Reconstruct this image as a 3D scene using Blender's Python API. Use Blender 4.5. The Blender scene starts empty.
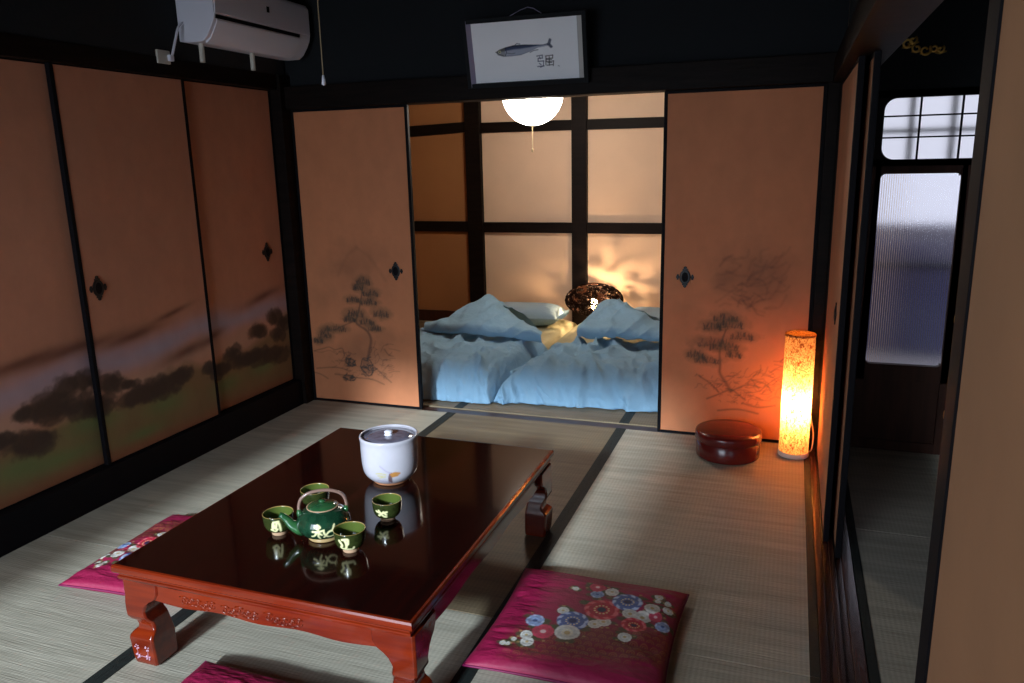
import bpy, bmesh, math, random
import numpy as np
from mathutils import Vector, Matrix
random.seed(7)
SC = bpy.context.scene
COL = SC.collection
ORG = {}

# ------------------------------------------------------------------ helpers
def lin(r, g, b):
    f = lambda c: (c/255/12.92) if c/255 <= .04045 else ((c/255+.055)/1.055)**2.4
    return (f(r), f(g), f(b))

class MB:
    """collects simple shapes and links them as ONE mesh object"""
    def __init__(s): s.v = []; s.f = []; s.c = None
    def add(s, vs, fs):
        o = len(s.v); s.v += [tuple(map(float, p)) for p in vs]; s.f += [tuple(i+o for i in f) for f in fs]; return s
    def box(s, x0, x1, y0, y1, z0, z1):
        return s.add([(x0,y0,z0),(x1,y0,z0),(x1,y1,z0),(x0,y1,z0),(x0,y0,z1),(x1,y0,z1),(x1,y1,z1),(x0,y1,z1)],
                     [(0,3,2,1),(4,5,6,7),(0,1,5,4),(1,2,6,5),(2,3,7,6),(3,0,4,7)])
    def prism(s, poly, ax, a, b):
        n = len(poly)
        def P(p, t): return {'x':(t,p[0],p[1]), 'y':(p[0],t,p[1]), 'z':(p[0],p[1],t)}[ax]
        vs = [P(p, a) for p in poly] + [P(p, b) for p in poly]
        return s.add(vs, [tuple(range(n-1,-1,-1)), tuple(range(n,2*n))] + [(i,(i+1)%n,n+(i+1)%n,n+i) for i in range(n)])
    def lathe(s, prof, n=48, c=(0,0,0), sx=1, sy=1):
        vs = []
        for r, z in prof:
            for k in range(n):
                a = 2*math.pi*k/n; vs.append((c[0]+r*sx*math.cos(a), c[1]+r*sy*math.sin(a), c[2]+z))
        fs = [(i*n+k, i*n+(k+1)%n, (i+1)*n+(k+1)%n, (i+1)*n+k) for i in range(len(prof)-1) for k in range(n)]
        if prof[0][0] > 1e-4: fs.append(tuple(range(n-1,-1,-1)))
        if prof[-1][0] > 1e-4: fs.append(tuple((len(prof)-1)*n+k for k in range(n)))
        return s.add(vs, fs)
    def tube(s, pts, r, n=8, closed=False, flat=1):
        pts = [Vector(p) for p in pts]; m = len(pts)
        rs = r if isinstance(r, (list, tuple)) else [r]*m
        up = None; vs = []
        for i, p in enumerate(pts):
            t = (pts[(i+1) % m] if (closed or i < m-1) else p) - (pts[i-1] if (closed or i > 0) else p)
            t.normalize()
            if up is None: up = t.orthogonal().normalized()
            up = (up - t*up.dot(t)).normalized(); w = t.cross(up)
            for k in range(n):
                a = 2*math.pi*k/n; vs.append(p + rs[i]*(math.cos(a)*up + flat*math.sin(a)*w))
        fs = [(i*n+k, i*n+(k+1)%n, ((i+1)%m)*n+(k+1)%n, ((i+1)%m)*n+k) for i in range(m if closed else m-1) for k in range(n)]
        if not closed: fs += [tuple(range(n-1,-1,-1)), tuple((m-1)*n+k for k in range(n))]
        return s.add(vs, fs)
    def grid(s, P, wrap=False):
        m, n = P.shape[:2]; o = len(s.v); s.v += [tuple(map(float, p)) for p in P.reshape(-1,3)]
        for i in range(m-1):
            for j in range(n if wrap else n-1):
                s.f.append((o+i*n+j, o+i*n+(j+1)%n, o+(i+1)*n+(j+1)%n, o+(i+1)*n+j))
        return s
    def build(s, name, mat, parent=None, smooth=False, bevel=0, local=False, org=None, cols=None, seg=2, recalc=True):
        me = bpy.data.meshes.new(name)
        o = bpy.data.objects.new(name, me); COL.objects.link(o)
        if parent is not None:
            o.parent = parent; off = Vector((0,0,0)) if local else ORG.get(parent.name, Vector((0,0,0)))
        else:
            off = Vector(org) if org else Vector((0,0,0)); o.location = off
        ORG[o.name] = off
        me.from_pydata([(x-off.x, y-off.y, z-off.z) for x, y, z in s.v], [], s.f); me.update()
        if recalc:
            bm = bmesh.new(); bm.from_mesh(me); bmesh.ops.recalc_face_normals(bm, faces=bm.faces); bm.to_mesh(me); bm.free()
        if cols is not None:
            a = me.color_attributes.new('Col', 'FLOAT_COLOR', 'POINT')
            c4 = np.ones((len(s.v), 4), np.float32); c4[:, :3] = np.asarray(cols).reshape(-1, 3)
            a.data.foreach_set('color', c4.ravel())
        me.materials.append(mat)
        if smooth: me.polygons.foreach_set('use_smooth', [True]*len(me.polygons))
        if bevel:
            b = o.modifiers.new('bevel', 'BEVEL'); b.width = bevel; b.segments = seg; b.limit_method = 'ANGLE'; b.angle_limit = .6
            me.polygons.foreach_set('use_smooth', [True]*len(me.polygons))
            w = o.modifiers.new('wn', 'WEIGHTED_NORMAL'); w.keep_sharp = True
        return o

def tag(o, label=None, cat=None, group=None, kind=None):
    if label: o['label'] = label
    if cat: o['category'] = cat
    if group: o['group'] = group
    if kind: o['kind'] = kind
    return o
def thing(name, loc, label, cat, group=None, kind=None, rz=0):
    o = bpy.data.objects.new(name, None); COL.objects.link(o); o.empty_display_size = .05
    o.location = loc; o.rotation_euler.z = rz; ORG[o.name] = Vector(loc)
    return tag(o, label, cat, group, kind)

# value noise
def vnoise(x, y, seed=0):
    x = np.asarray(x, float); y = np.asarray(y, float)
    xi = np.floor(x).astype(np.int64); yi = np.floor(y).astype(np.int64); fx = x-xi; fy = y-yi
    fx = fx*fx*(3-2*fx); fy = fy*fy*(3-2*fy)
    def h(a, b):
        n = (a*374761393 + b*668265263 + seed*974711) & 0x7fffffff
        n = ((n ^ (n >> 13))*1274126177) & 0x7fffffff
        return ((n ^ (n >> 16)) & 0xffff)/65535.
    return (h(xi,yi)*(1-fx)+h(xi+1,yi)*fx)*(1-fy) + (h(xi,yi+1)*(1-fx)+h(xi+1,yi+1)*fx)*fy
def fbm(x, y, seed=0, o=4):
    s = 0; a = .5
    for k in range(o): s = s + a*vnoise(x*2**k, y*2**k, seed+k*17); a *= .5
    return s

class Canvas:
    """pigment laid on a regular grid: becomes the colour attribute of a painted surface"""
    def __init__(s, x0, x1, y0, y1, step, base):
        s.nx = max(2, int(round((x1-x0)/step))+1); s.ny = max(2, int(round((y1-y0)/step))+1)
        s.x = np.linspace(x0, x1, s.nx); s.y = np.linspace(y0, y1, s.ny)
        s.X, s.Y = np.meshgrid(s.x, s.y); s.c = np.empty((s.ny, s.nx, 3)); s.c[:] = base
    def mix(s, m, col, sl=None):
        c = s.c if sl is None else s.c[sl]
        c += m[..., None]*(np.array(col)-c)
    def _sl(s, x0, x1, y0, y1):
        i0, i1 = np.searchsorted(s.x, [x0, x1]); j0, j1 = np.searchsorted(s.y, [y0, y1]); return (slice(j0, j1), slice(i0, i1))
    def blob(s, cx, cy, rx, ry, col, a=1, soft=.3, ragged=0, seed=0, freq=60):
        k = 1+soft+ragged; sl = s._sl(cx-rx*k, cx+rx*k, cy-ry*k, cy+ry*k)
        X = s.X[sl]; Y = s.Y[sl]
        if X.size == 0: return
        d = np.sqrt(((X-cx)/rx)**2+((Y-cy)/ry)**2)
        if ragged: d = d + ragged*(fbm(X*freq, Y*freq, seed)-.5)*2
        s.mix(a*np.clip((1+soft/2-d)/soft, 0, 1), col, sl)
    def stroke(s, pts, w, col, a=1, soft=.6):
        pts = np.array(pts, float); ws = np.linspace(*w, len(pts)) if isinstance(w, tuple) else np.full(len(pts), w)
        wm = ws.max()*2.5
        sl = s._sl(pts[:,0].min()-wm, pts[:,0].max()+wm, pts[:,1].min()-wm, pts[:,1].max()+wm)
        X = s.X[sl]; Y = s.Y[sl]
        if X.size == 0: return
        m = np.zeros_like(X)
        for p, q, wa, wb in zip(pts[:-1], pts[1:], ws[:-1], ws[1:]):
            d = q-p; t = np.clip(((X-p[0])*d[0]+(Y-p[1])*d[1])/max(d@d, 1e-12), 0, 1)
            e = np.hypot(X-p[0]-t*d[0], Y-p[1]-t*d[1])/(wa+t*(wb-wa))
            m = np.maximum(m, np.clip((1+soft-e)/(2*soft), 0, 1))
        s.mix(a*m, col, sl)

def smooth_line(pts, n=8):
    pts = [np.array(p, float) for p in pts]; out = []
    P = [2*pts[0]-pts[1]] + pts + [2*pts[-1]-pts[-2]]
    for i in range(1, len(P)-2):
        for k in range(n):
            t = k/n; a, b, c, d = P[i-1:i+3]
            out.append(.5*((2*b)+(c-a)*t+(2*a-5*b+4*c-d)*t*t+(3*b-a-3*c+d)*t**3))
    out.append(pts[-1]); return [tuple(p) for p in out]

# ------------------------------------------------------------------ materials
def mat(name, col=(.5,.5,.5), rough=.5, metal=0, coat=0, spec=.5, attr=False, vary=0, vscale=(8,8,8), bump=0, bscale=(40,40,40), col2=None, bdist=.01):
    m = bpy.data.materials.new(name); m.use_nodes = True; nt = m.node_tree; b = nt.nodes['Principled BSDF']
    b.inputs['Base Color'].default_value = (*col, 1); b.inputs['Roughness'].default_value = rough; b.inputs['Metallic'].default_value = metal
    b.inputs['Coat Weight'].default_value = coat; b.inputs['Coat Roughness'].default_value = .05; b.inputs['Specular IOR Level'].default_value = spec
    N = lambda t: nt.nodes.new(t); L = nt.links.new
    tc = N('ShaderNodeTexCoord')
    def noise(sc, detail=5):
        mp = N('ShaderNodeMapping'); mp.inputs['Scale'].default_value = sc; L(tc.outputs['Object'], mp.inputs[0])
        n = N('ShaderNodeTexNoise'); n.inputs['Scale'].default_value = 1; n.inputs['Detail'].default_value = detail; L(mp.outputs[0], n.inputs['Vector']); return n
    src = None
    if attr:
        a = N('ShaderNodeAttribute'); a.attribute_name = 'Col'; src = a.outputs['Color']
    if vary:
        n = noise(vscale); r = N('ShaderNodeMapRange'); r.inputs['To Min'].default_value = 0; r.inputs['To Max'].default_value = 1
        r.inputs['From Min'].default_value = .3; r.inputs['From Max'].default_value = .7; L(n.outputs['Fac'], r.inputs[0])
        mx = N('ShaderNodeMix'); mx.data_type = 'RGBA'; 
        if src is not None:
            mx.blend_type = 'MULTIPLY'; mx.inputs['Factor'].default_value = vary; L(src, mx.inputs['A'])
            rr = N('ShaderNodeCombineColor'); [L(r.outputs[0], rr.inputs[i]) for i in range(3)]; L(rr.outputs[0], mx.inputs['B'])
        else:
            c2 = col2 or tuple(c*(1-vary) for c in col); mx.inputs['A'].default_value = (*col,1); mx.inputs['B'].default_value = (*c2,1); L(r.outputs[0], mx.inputs['Factor'])
        src = mx.outputs['Result']
    if src is not None: L(src, b.inputs['Base Color'])
    if bump:
        n = noise(bscale, 6); bp = N('ShaderNodeBump'); bp.inputs['Strength'].default_value = bump; bp.inputs['Distance'].default_value = bdist
        L(n.outputs['Fac'], bp.inputs['Height']); L(bp.outputs[0], b.inputs['Normal'])
    return m

M = {}
M['black_lacquer'] = mat('black_lacquer', (.005,.0045,.006), .6, spec=.08)
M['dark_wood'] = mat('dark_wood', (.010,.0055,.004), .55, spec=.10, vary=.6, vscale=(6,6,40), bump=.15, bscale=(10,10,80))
M['sill_wood'] = mat('sill_wood', (.085,.026,.016), .22, coat=.3, vary=.6, vscale=(60,3,60), col2=(.025,.009,.007))
M['red_sill'] = mat('red_sill', (.075,.032,.024), .3, vary=.5, vscale=(3,60,60))
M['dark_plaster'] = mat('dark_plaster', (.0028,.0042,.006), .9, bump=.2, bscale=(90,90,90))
M['fusuma'] = mat('fusuma', attr=True, rough=.75, vary=.12, vscale=(9,9,5), bump=.05, bscale=(60,60,60))
M['fusuma_plain'] = mat('fusuma_plain', lin(198,134,94), .75, vary=.18, vscale=(5,5,4), bump=.05)
M['tan_paper'] = mat('tan_paper', lin(158,112,76), .8, vary=.2, vscale=(5,5,4), bump=.05)
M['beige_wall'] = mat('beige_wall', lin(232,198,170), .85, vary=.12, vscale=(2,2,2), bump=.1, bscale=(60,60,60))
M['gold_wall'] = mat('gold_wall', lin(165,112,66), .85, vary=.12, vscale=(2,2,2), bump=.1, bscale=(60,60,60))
M['brown_panel'] = mat('brown_panel', (.060,.020,.011), .6, spec=.2, vary=.5, vscale=(30,30,3))
M['black_iron'] = mat('black_iron', (.008,.008,.009), .45, metal=.3)
M['white_plastic'] = mat('white_plastic', (.78,.76,.84), .35)
M['grey_plastic'] = mat('grey_plastic', (.16,.15,.17), .4)
M['ivory_plastic'] = mat('ivory_plastic', (.6,.56,.48), .45)
M['lacquer_red'] = mat('lacquer_red', (.12,.007,.006), .25, coat=.2)
M['table_wood'] = mat('table_wood', (.19,.017,.002), .18, coat=.25, vary=.55, vscale=(3,40,40), col2=(.10,.008,.002))
M['table_top'] = mat('table_top', (.018,.0022,.0014), .10, coat=.25, spec=.3, vary=.5, vscale=(30,2,30), col2=(.009,.002,.0015))
M['inlay'] = mat('inlay', (.55,.32,.42), .3)
M['gold'] = mat('gold', (.75,.42,.10), .35, metal=.8)
M['tan_clay'] = mat('tan_clay', (.45,.27,.16), .7)
M['paint_glaze'] = mat('paint_glaze', attr=True, rough=.14, coat=.4)
M['green_glaze'] = mat('green_glaze', (.010,.055,.020), .12, coat=.5, vary=.6, vscale=(25,25,25), col2=(.03,.11,.035))
M['handle_glaze'] = mat('handle_glaze', (.22,.13,.10), .2, coat=.4)
M['lid_grey'] = mat('lid_grey', (.22,.20,.27), .12, coat=.5, vary=.5, vscale=(30,30,30))
M['white_glaze'] = mat('white_glaze', attr=True, rough=.22, coat=.3)
M['duvet'] = mat('duvet', (.275,.465,.64), .85, spec=.2, vary=.10, vscale=(5,5,5), bump=.7, bscale=(16,16,16), bdist=.02)
M['pillow'] = mat('pillow', (.33,.48,.62), .85, bump=.5, bscale=(30,30,30))
M['mattress'] = mat('mattress', (.44,.42,.28), .85, bump=.4, bscale=(20,20,20))
M['zabuton'] = mat('zabuton', attr=True, rough=.62, bump=.25, bscale=(60,60,60), vary=.06, vscale=(30,30,30))
M['cushion_seam'] = mat('cushion_seam', lin(120,10,70), .6)
M['print'] = mat('print', attr=True, rough=.5, spec=.25)
M['lip'] = mat('lip', (.34,.30,.42), .35)  # pale lavender paints the light on the frame's left inner face; wire shares it
M['cord'] = mat('cord', (.35,.26,.14), .7)
M['white_cord'] = mat('white_cord', (.75,.68,.6), .5)
M['rattan'] = mat('rattan', (.012,.004,.002), .9, spec=.05)
M['plinth'] = mat('plinth', (.22,.19,.23), .9, vary=.5, vscale=(3,3,3))
M['concrete'] = mat('concrete', (.50,.49,.60), .9, vary=.4, vscale=(3,3,3))
M['pale_ground'] = mat('pale_ground', (.75,.76,.8), .9)
M['blue_sheet'] = mat('blue_sheet', (.10,.11,.30), .6)
M['rust_red'] = mat('rust_red', (.30,.10,.10), .8)
M['border'] = mat('tatami_border', (.012,.019,.016), .7, vary=.6, vscale=(90,90,90), bump=.3, bscale=(250,250,250))

def tatami_mat(name, c1, c2, c3):
    """woven rush: fine streaks along the rushes (x) crossed by warp lines (y)"""
    m = bpy.data.materials.new(name); m.use_nodes = True; nt = m.node_tree; b = nt.nodes['Principled BSDF']
    N = lambda t: nt.nodes.new(t); L = nt.links.new
    tc = N('ShaderNodeTexCoord')
    def noise(sc, d):
        mp = N('ShaderNodeMapping'); mp.inputs['Scale'].default_value = sc; L(tc.outputs['Object'], mp.inputs[0])
        n = N('ShaderNodeTexNoise'); n.inputs['Scale'].default_value = 1; n.inputs['Detail'].default_value = d; L(mp.outputs[0], n.inputs['Vector']); return n
    n1 = noise((1.3, 22, 1), 5); n2 = noise((7, 190, 1), 2); n3 = noise((1.2, 1.5, 1), 2)
    r1 = N('ShaderNodeValToRGB'); r1.color_ramp.elements[0].position = .30; r1.color_ramp.elements[1].position = .66
    r1.color_ramp.elements[0].color = (*c2,1); r1.color_ramp.elements[1].color = (*c1,1); L(n1.outputs['Fac'], r1.inputs[0])
    mx = N('ShaderNodeMix'); mx.data_type = 'RGBA'; L(n3.outputs['Fac'], mx.inputs['Factor']); L(r1.outputs[0], mx.inputs['A']); mx.inputs['B'].default_value = (*c3,1)
    w = N('ShaderNodeTexWave'); w.wave_type = 'BANDS'; w.bands_direction = 'X'; w.inputs['Scale'].default_value = 21; w.inputs['Distortion'].default_value = .15
    L(tc.outputs['Object'], w.inputs['Vector'])
    ml = N('ShaderNodeMath'); ml.operation = 'MULTIPLY_ADD'; L(w.outputs['Fac'], ml.inputs[0]); ml.inputs[1].default_value = .12; ml.inputs[2].default_value = .90
    m2 = N('ShaderNodeMath'); m2.operation = 'MULTIPLY_ADD'; L(n2.outputs['Fac'], m2.inputs[0]); m2.inputs[1].default_value = .7; m2.inputs[2].default_value = .62
    m3 = N('ShaderNodeMath'); m3.operation = 'MULTIPLY'; L(ml.outputs[0], m3.inputs[0]); L(m2.outputs[0], m3.inputs[1])
    sc = N('ShaderNodeVectorMath'); sc.operation = 'SCALE'; L(mx.outputs['Result'], sc.inputs[0]); L(m3.outputs[0], sc.inputs['Scale'])
    L(sc.outputs[0], b.inputs['Base Color']); b.inputs['Roughness'].default_value = .55
    bp = N('ShaderNodeBump'); bp.inputs['Strength'].default_value = .5; bp.inputs['Distance'].default_value = .004; L(m3.outputs[0], bp.inputs['Height']); L(bp.outputs[0], b.inputs['Normal'])
    return m
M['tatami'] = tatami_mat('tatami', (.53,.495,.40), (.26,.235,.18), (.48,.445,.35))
M['tatami_brown'] = tatami_mat('tatami_brown', (.27,.205,.12), (.13,.095,.055), (.22,.165,.10))  # browner, darker rush for the far table mat and the bedroom mats

def emis(name, col, s):
    m = bpy.data.materials.new(name); m.use_nodes = True; nt = m.node_tree; nt.nodes.clear()
    o = nt.nodes.new('ShaderNodeOutputMaterial'); e = nt.nodes.new('ShaderNodeEmission'); e.inputs[0].default_value = (*col,1); e.inputs[1].default_value = s
    nt.links.new(e.outputs[0], o.inputs[0]); return m
M['paper_lamp'] = emis('paper_lamp', (1,.88,.74), 28.0)
M['bulb'] = emis('bulb', (1,.62,.28), 60)

def fibre_shade():
    m = bpy.data.materials.new('fibre_shade'); m.use_nodes = True; nt = m.node_tree; nt.nodes.clear(); N = nt.nodes.new; L = nt.links.new
    o = N('ShaderNodeOutputMaterial'); tc = N('ShaderNodeTexCoord')
    mp = N('ShaderNodeMapping'); mp.inputs['Scale'].default_value = (110,110,60); L(tc.outputs['Object'], mp.inputs[0])
    n = N('ShaderNodeTexNoise'); n.inputs['Scale'].default_value = 1; n.inputs['Detail'].default_value = 3; n.inputs['Distortion'].default_value = 1.5; L(mp.outputs[0], n.inputs[0])
    r = N('ShaderNodeValToRGB'); e = r.color_ramp.elements; e[0].position = .36; e[0].color = (.22,.055,.010,1); e[1].position = .6; e[1].color = (.80,.46,.17,1); L(n.outputs['Fac'], r.inputs[0])
    t = N('ShaderNodeBsdfTranslucent'); L(r.outputs[0], t.inputs[0]); d = N('ShaderNodeBsdfDiffuse'); L(r.outputs[0], d.inputs[0])
    mx = N('ShaderNodeMixShader'); mx.inputs[0].default_value = .35; L(t.outputs[0], mx.inputs[1]); L(d.outputs[0], mx.inputs[2]); L(mx.outputs[0], o.inputs[0])
    return m
M['fibre'] = fibre_shade()

def glass(name, rough, reeds=0, col=(1,1,1)):
    m = bpy.data.materials.new(name); m.use_nodes = True; nt = m.node_tree; b = nt.nodes['Principled BSDF']
    b.inputs['Base Color'].default_value = (*col,1); b.inputs['Transmission Weight'].default_value = 1; b.inputs['Roughness'].default_value = rough; b.inputs['IOR'].default_value = 1.45
    if reeds:
        tc = nt.nodes.new('ShaderNodeTexCoord'); w = nt.nodes.new('ShaderNodeTexWave'); w.bands_direction = 'X'; w.inputs['Scale'].default_value = reeds; w.inputs['Distortion'].default_value = 0
        nt.links.new(tc.outputs['Object'], w.inputs[0]); bp = nt.nodes.new('ShaderNodeBump'); bp.inputs['Strength'].default_value = .7; bp.inputs['Distance'].default_value = .002
        nt.links.new(w.outputs['Fac'], bp.inputs['Height']); nt.links.new(bp.outputs[0], b.inputs['Normal'])
    return m
M['frosted'] = glass('frosted', .36)
M['reeded'] = glass('reeded', .13, 0, (.95,.95,.98))

# ------------------------------------------------------------------ SETTING
def struct(name, mb, m, label=None, cat=None, **k):
    o = mb.build(name, m, **k); tag(o, label, cat, kind='structure'); return o
ZC = 2.5
struct('floor', MB().box(-.7,5.1,-5.5,.12,-.12,-.05).box(-.7,3.05,.12,2.7,-.12,-.05), M['dark_wood'], 'dark board floor beneath the tatami mats', 'floor')
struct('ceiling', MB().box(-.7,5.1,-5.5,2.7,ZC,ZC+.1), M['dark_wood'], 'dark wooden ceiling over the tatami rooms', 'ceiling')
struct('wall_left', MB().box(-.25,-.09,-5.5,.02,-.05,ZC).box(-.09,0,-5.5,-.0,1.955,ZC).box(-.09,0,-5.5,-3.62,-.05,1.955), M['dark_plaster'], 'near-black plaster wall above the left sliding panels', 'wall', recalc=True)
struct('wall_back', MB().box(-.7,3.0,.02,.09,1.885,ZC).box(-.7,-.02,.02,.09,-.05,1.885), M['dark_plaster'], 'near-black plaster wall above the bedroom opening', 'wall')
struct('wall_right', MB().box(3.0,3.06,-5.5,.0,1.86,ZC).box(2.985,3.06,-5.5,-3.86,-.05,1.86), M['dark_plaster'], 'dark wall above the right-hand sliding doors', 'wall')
struct('wall_rear', MB().box(-.25,.02,-5.5,-5.4,-.05,ZC).box(1.95,3.25,-5.5,-5.4,-.05,ZC).box(.02,1.95,-5.5,-5.4,-.05,.15).box(.02,1.95,-5.5,-5.4,2.25,ZC)
       .box(4.6,5.1,-5.5,-5.4,-.05,ZC).box(3.25,4.6,-5.5,-5.4,-.05,.25).box(3.25,4.6,-5.5,-5.4,2.15,ZC), M['dark_plaster'], 'wall with windows behind the viewer', 'wall')
struct('wall_rear_lintel', MB().box(-.09,5.0,-3.93,-3.865,1.765,ZC), M['dark_plaster'], 'dark wall above the open doorway behind the viewer', 'wall')
struct('ground_rear', MB().box(-6,10,-16,-5.5,-.45,-.35), M['pale_ground'], 'ground outside the windows behind the viewer', 'ground')
struct('wall_side', MB().box(5.0,5.1,-5.4,.15,-.05,ZC), M['dark_plaster'], 'far dark wall of the neighbouring room', 'wall')
# bedroom shell
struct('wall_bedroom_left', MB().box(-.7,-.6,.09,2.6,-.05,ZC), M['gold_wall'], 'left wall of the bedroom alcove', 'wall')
struct('wall_bedroom_right', MB().box(2.96,3.05,.12,2.6,-.05,ZC), M['beige_wall'], 'right wall of the bedroom alcove', 'wall')
struct('wall_bedroom', MB().box(.1,2.97,2.5,2.6,-.05,ZC), M['beige_wall'], 'beige panelled wall behind the futons', 'wall')
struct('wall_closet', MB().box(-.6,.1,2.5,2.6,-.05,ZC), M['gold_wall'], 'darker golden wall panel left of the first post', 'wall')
# timber grid on the bedroom wall: each post and rail
k = 0
def trim(mb, m, label, bevel=.003, **kw):
    global k; k += 1
    return struct('trim_%d' % k, mb, m, label, 'trim', bevel=bevel, **kw)
trim(MB().box(.085,.225,2.44,2.5,-.05,ZC), M['dark_wood'], 'dark post on the bedroom wall, above the left futon')
trim(MB().box(1.046,1.174,2.44,2.5,-.05,ZC), M['dark_wood'], 'dark post on the bedroom wall behind the domed lamp')
trim(MB().prism([(.225,1.69),(2.96,1.678),(2.96,1.757),(.225,1.775)],'y',2.46,2.5), M['dark_wood'], 'upper dark rail across the bedroom wall')
trim(MB().prism([(-.6,1.672),(.085,1.70),(.085,1.788),(-.6,1.765)],'y',2.46,2.5), M['dark_wood'], 'short upper rail left of the bedroom posts')
trim(MB().box(.225,2.96,2.46,2.5,.832,.922), M['dark_wood'], 'lower dark rail across the bedroom wall')
trim(MB().box(-.6,.085,2.46,2.5,.836,.928), M['dark_wood'], 'short lower rail left of the bedroom posts')
trim(MB().box(-.6,.085,2.47,2.5,-.05,.10), M['brown_panel'], 'low skirting in the left corner of the bedroom')
# main room timbers
trim(MB().box(-.1,3.0,-.045,.09,1.765,1.89), M['dark_wood'], 'dark lintel beam above the bedroom opening')
trim(MB().box(-.09,.022,-.085,.06,-.05,1.955), M['dark_wood'], 'dark corner post between left panels and bedroom panels')
trim(MB().box(2.932,2.985,-.01,.09,-.05,1.80).box(2.985,3.06,-.01,.09,-.05,1.80), M['dark_wood'], 'dark corner post beside the glowing lamp')
trim(MB().box(-.09,.004,-3.62,-.085,1.872,1.955), M['dark_wood'], 'dark rail above the left sliding panels')
struct('baseboard_left', MB().box(-.09,.0,-3.62,-.085,-.05,.154), M['black_lacquer'], 'dark glossy step below the left sliding panels', 'baseboard', bevel=.003)
trim(MB().box(0,2.955,0,.088,-.05,-.006), M['red_sill'], 'reddish wooden threshold in front of the futons')
sill = MB()
for a, b, z in ((2.958,2.984,.0),(2.984,3.006,-.008),(3.006,3.026,.0),(3.026,3.05,-.008),(3.05,3.085,.0)): sill.box(a,b,-3.86,.0,-.05,z)
trim(sill, M['sill_wood'], 'grooved glossy sill running under the right sliding doors', bevel=.002)
trim(MB().box(2.95,3.09,-3.86,.0,1.762,1.865), M['dark_wood'], 'dark grooved lintel above the right sliding doors')
# neighbouring room wall with the glazed door
wd = MB().box(3.05,3.120,.05,.12,-.05,ZC).box(3.638,5.0,.05,.12,-.05,1.385).box(3.105,3.62,.05,.12,1.70,ZC).box(3.62,4.2,.05,.12,1.70,ZC).box(4.2,5.0,.05,.12,1.385,ZC)
struct('wall_neighbour', wd, M['dark_plaster'], 'dark wall around the glazed door', 'wall')
def rrect(x0,x1,z0,z1,r,n=6,corners=(1,1,1,1)):
    out = []
    for (cx,cz,a0,on) in ((x0+r,z0+r,180,corners[0]),(x1-r,z0+r,270,corners[1]),(x1-r,z1-r,0,corners[2]),(x0+r,z1-r,90,corners[3])):
        if on: out += [(cx+r*math.cos(math.radians(a0+90*i/n)), cz+r*math.sin(math.radians(a0+90*i/n))) for i in range(n+1)]
        else: out.append((cx+(r if a0 in (270,0) else -r), cz+(r if a0 in (0,90) else -r)))
    return out
def frame_plate(mb, outer, inner, y0, y1):
    """a plate with one hole: both outlines have points on matching rays"""
    n = len(inner); cx = sum(p[0] for p in inner)/n; cz = sum(p[1] for p in inner)/n
    x0,x1,z0,z1 = outer; out = []
    for p in inner:
        dx, dz = p[0]-cx, p[1]-cz
        t = min(((x1-cx)/dx if dx > 1e-9 else (x0-cx)/dx if dx < -1e-9 else 1e9), ((z1-cz)/dz if dz > 1e-9 else (z0-cz)/dz if dz < -1e-9 else 1e9))
        out.append((cx+dx*t, cz+dz*t))
    vs = [(p[0],y0,p[1]) for p in out]+[(p[0],y0,p[1]) for p in inner]+[(p[0],y1,p[1]) for p in out]+[(p[0],y1,p[1]) for p in inner]
    fs = []
    for i in range(n):
        j = (i+1)%n; fs += [(i,j,n+j,n+i),(2*n+i,3*n+i,3*n+j,2*n+j),(n+i,n+j,3*n+j,3*n+i),(i,2*n+i,2*n+j,j)]
    return mb.add(vs, fs)
# transom window
w1 = thing('window_1', (3.6,.06,1.39), 'small transom window with frosted panes over the glazed door', 'window', kind='structure')
fr = MB(); frame_plate(fr, (3.105,4.2,1.385,1.72), rrect(3.182,4.14,1.415,1.688,.055,8), .045, .085)
fr.box(3.105,4.2,.045,.085,1.689,1.72).box(3.105,4.2,.045,.085,1.385,1.414)
fr.build('window_frame', M['dark_wood'], w1)
g = MB()
for x in (3.332,3.50,3.67,3.84,4.01): g.box(x-.004,x+.004,.055,.067,1.41,1.69)
for z in (1.513,1.608): g.box(3.16,4.145,.055,.067,z-.0035,z+.0035)
g.build('muntins', M['black_lacquer'], w1)
MB().box(3.15,4.15,.072,.077,1.405,1.697).build('pane', M['frosted'], w1)
g = MB()
for x in (3.315,3.49,3.665,3.84): g.box(x-.012,x+.012,.19,.21,1.36,1.75)
g.box(3.1,4.3,.19,.21,1.535,1.555)
g.build('outer_lattice', M['dark_wood'], w1)
# glazed door
d = thing('door_1', (3.36,.075,.0), 'brown sliding door with a tall reeded glass pane', 'door', kind='structure')
fr = MB(); frame_plate(fr, (3.105,3.62,.36,1.385), rrect(3.178,3.512,.44,1.35,.022,5), .05, .085)
fr.box(3.105,3.177,.05,.085,-.02,1.385).box(3.513,3.62,.05,.085,-.02,1.385).box(3.178,3.512,.05,.085,-.02,.05)
fr.build('door_frame', M['brown_panel'], d)
MB().box(3.178,3.512,.062,.075,.05,.36).build('kick_panel', M['brown_panel'], d)
nx = 560; xs = np.linspace(3.17,3.52,nx); ph = (xs-3.17)/.35*36*2*np.pi
rip = .066-.0018*np.abs(np.sin(ph/2)); zz = np.array([.43,1.36])
mb = MB().grid(np.stack([np.tile(xs,(2,1)),np.tile(rip,(2,1)),np.repeat(zz[:,None],nx,1)],-1)); mb.grid(np.stack([np.tile(xs,(2,1)),np.full((2,nx),.070),np.repeat(zz[:,None],nx,1)],-1)[:, ::-1])
mb.build('pane', M['reeded'], d, smooth=True, recalc=False)
h = MB().lathe([(.0,0),(.012,.002),(.016,.012),(.012,.018),(0,.02)],16,(0,0,0)).build('handle', M['gold'], d, smooth=True, local=True)
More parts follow.
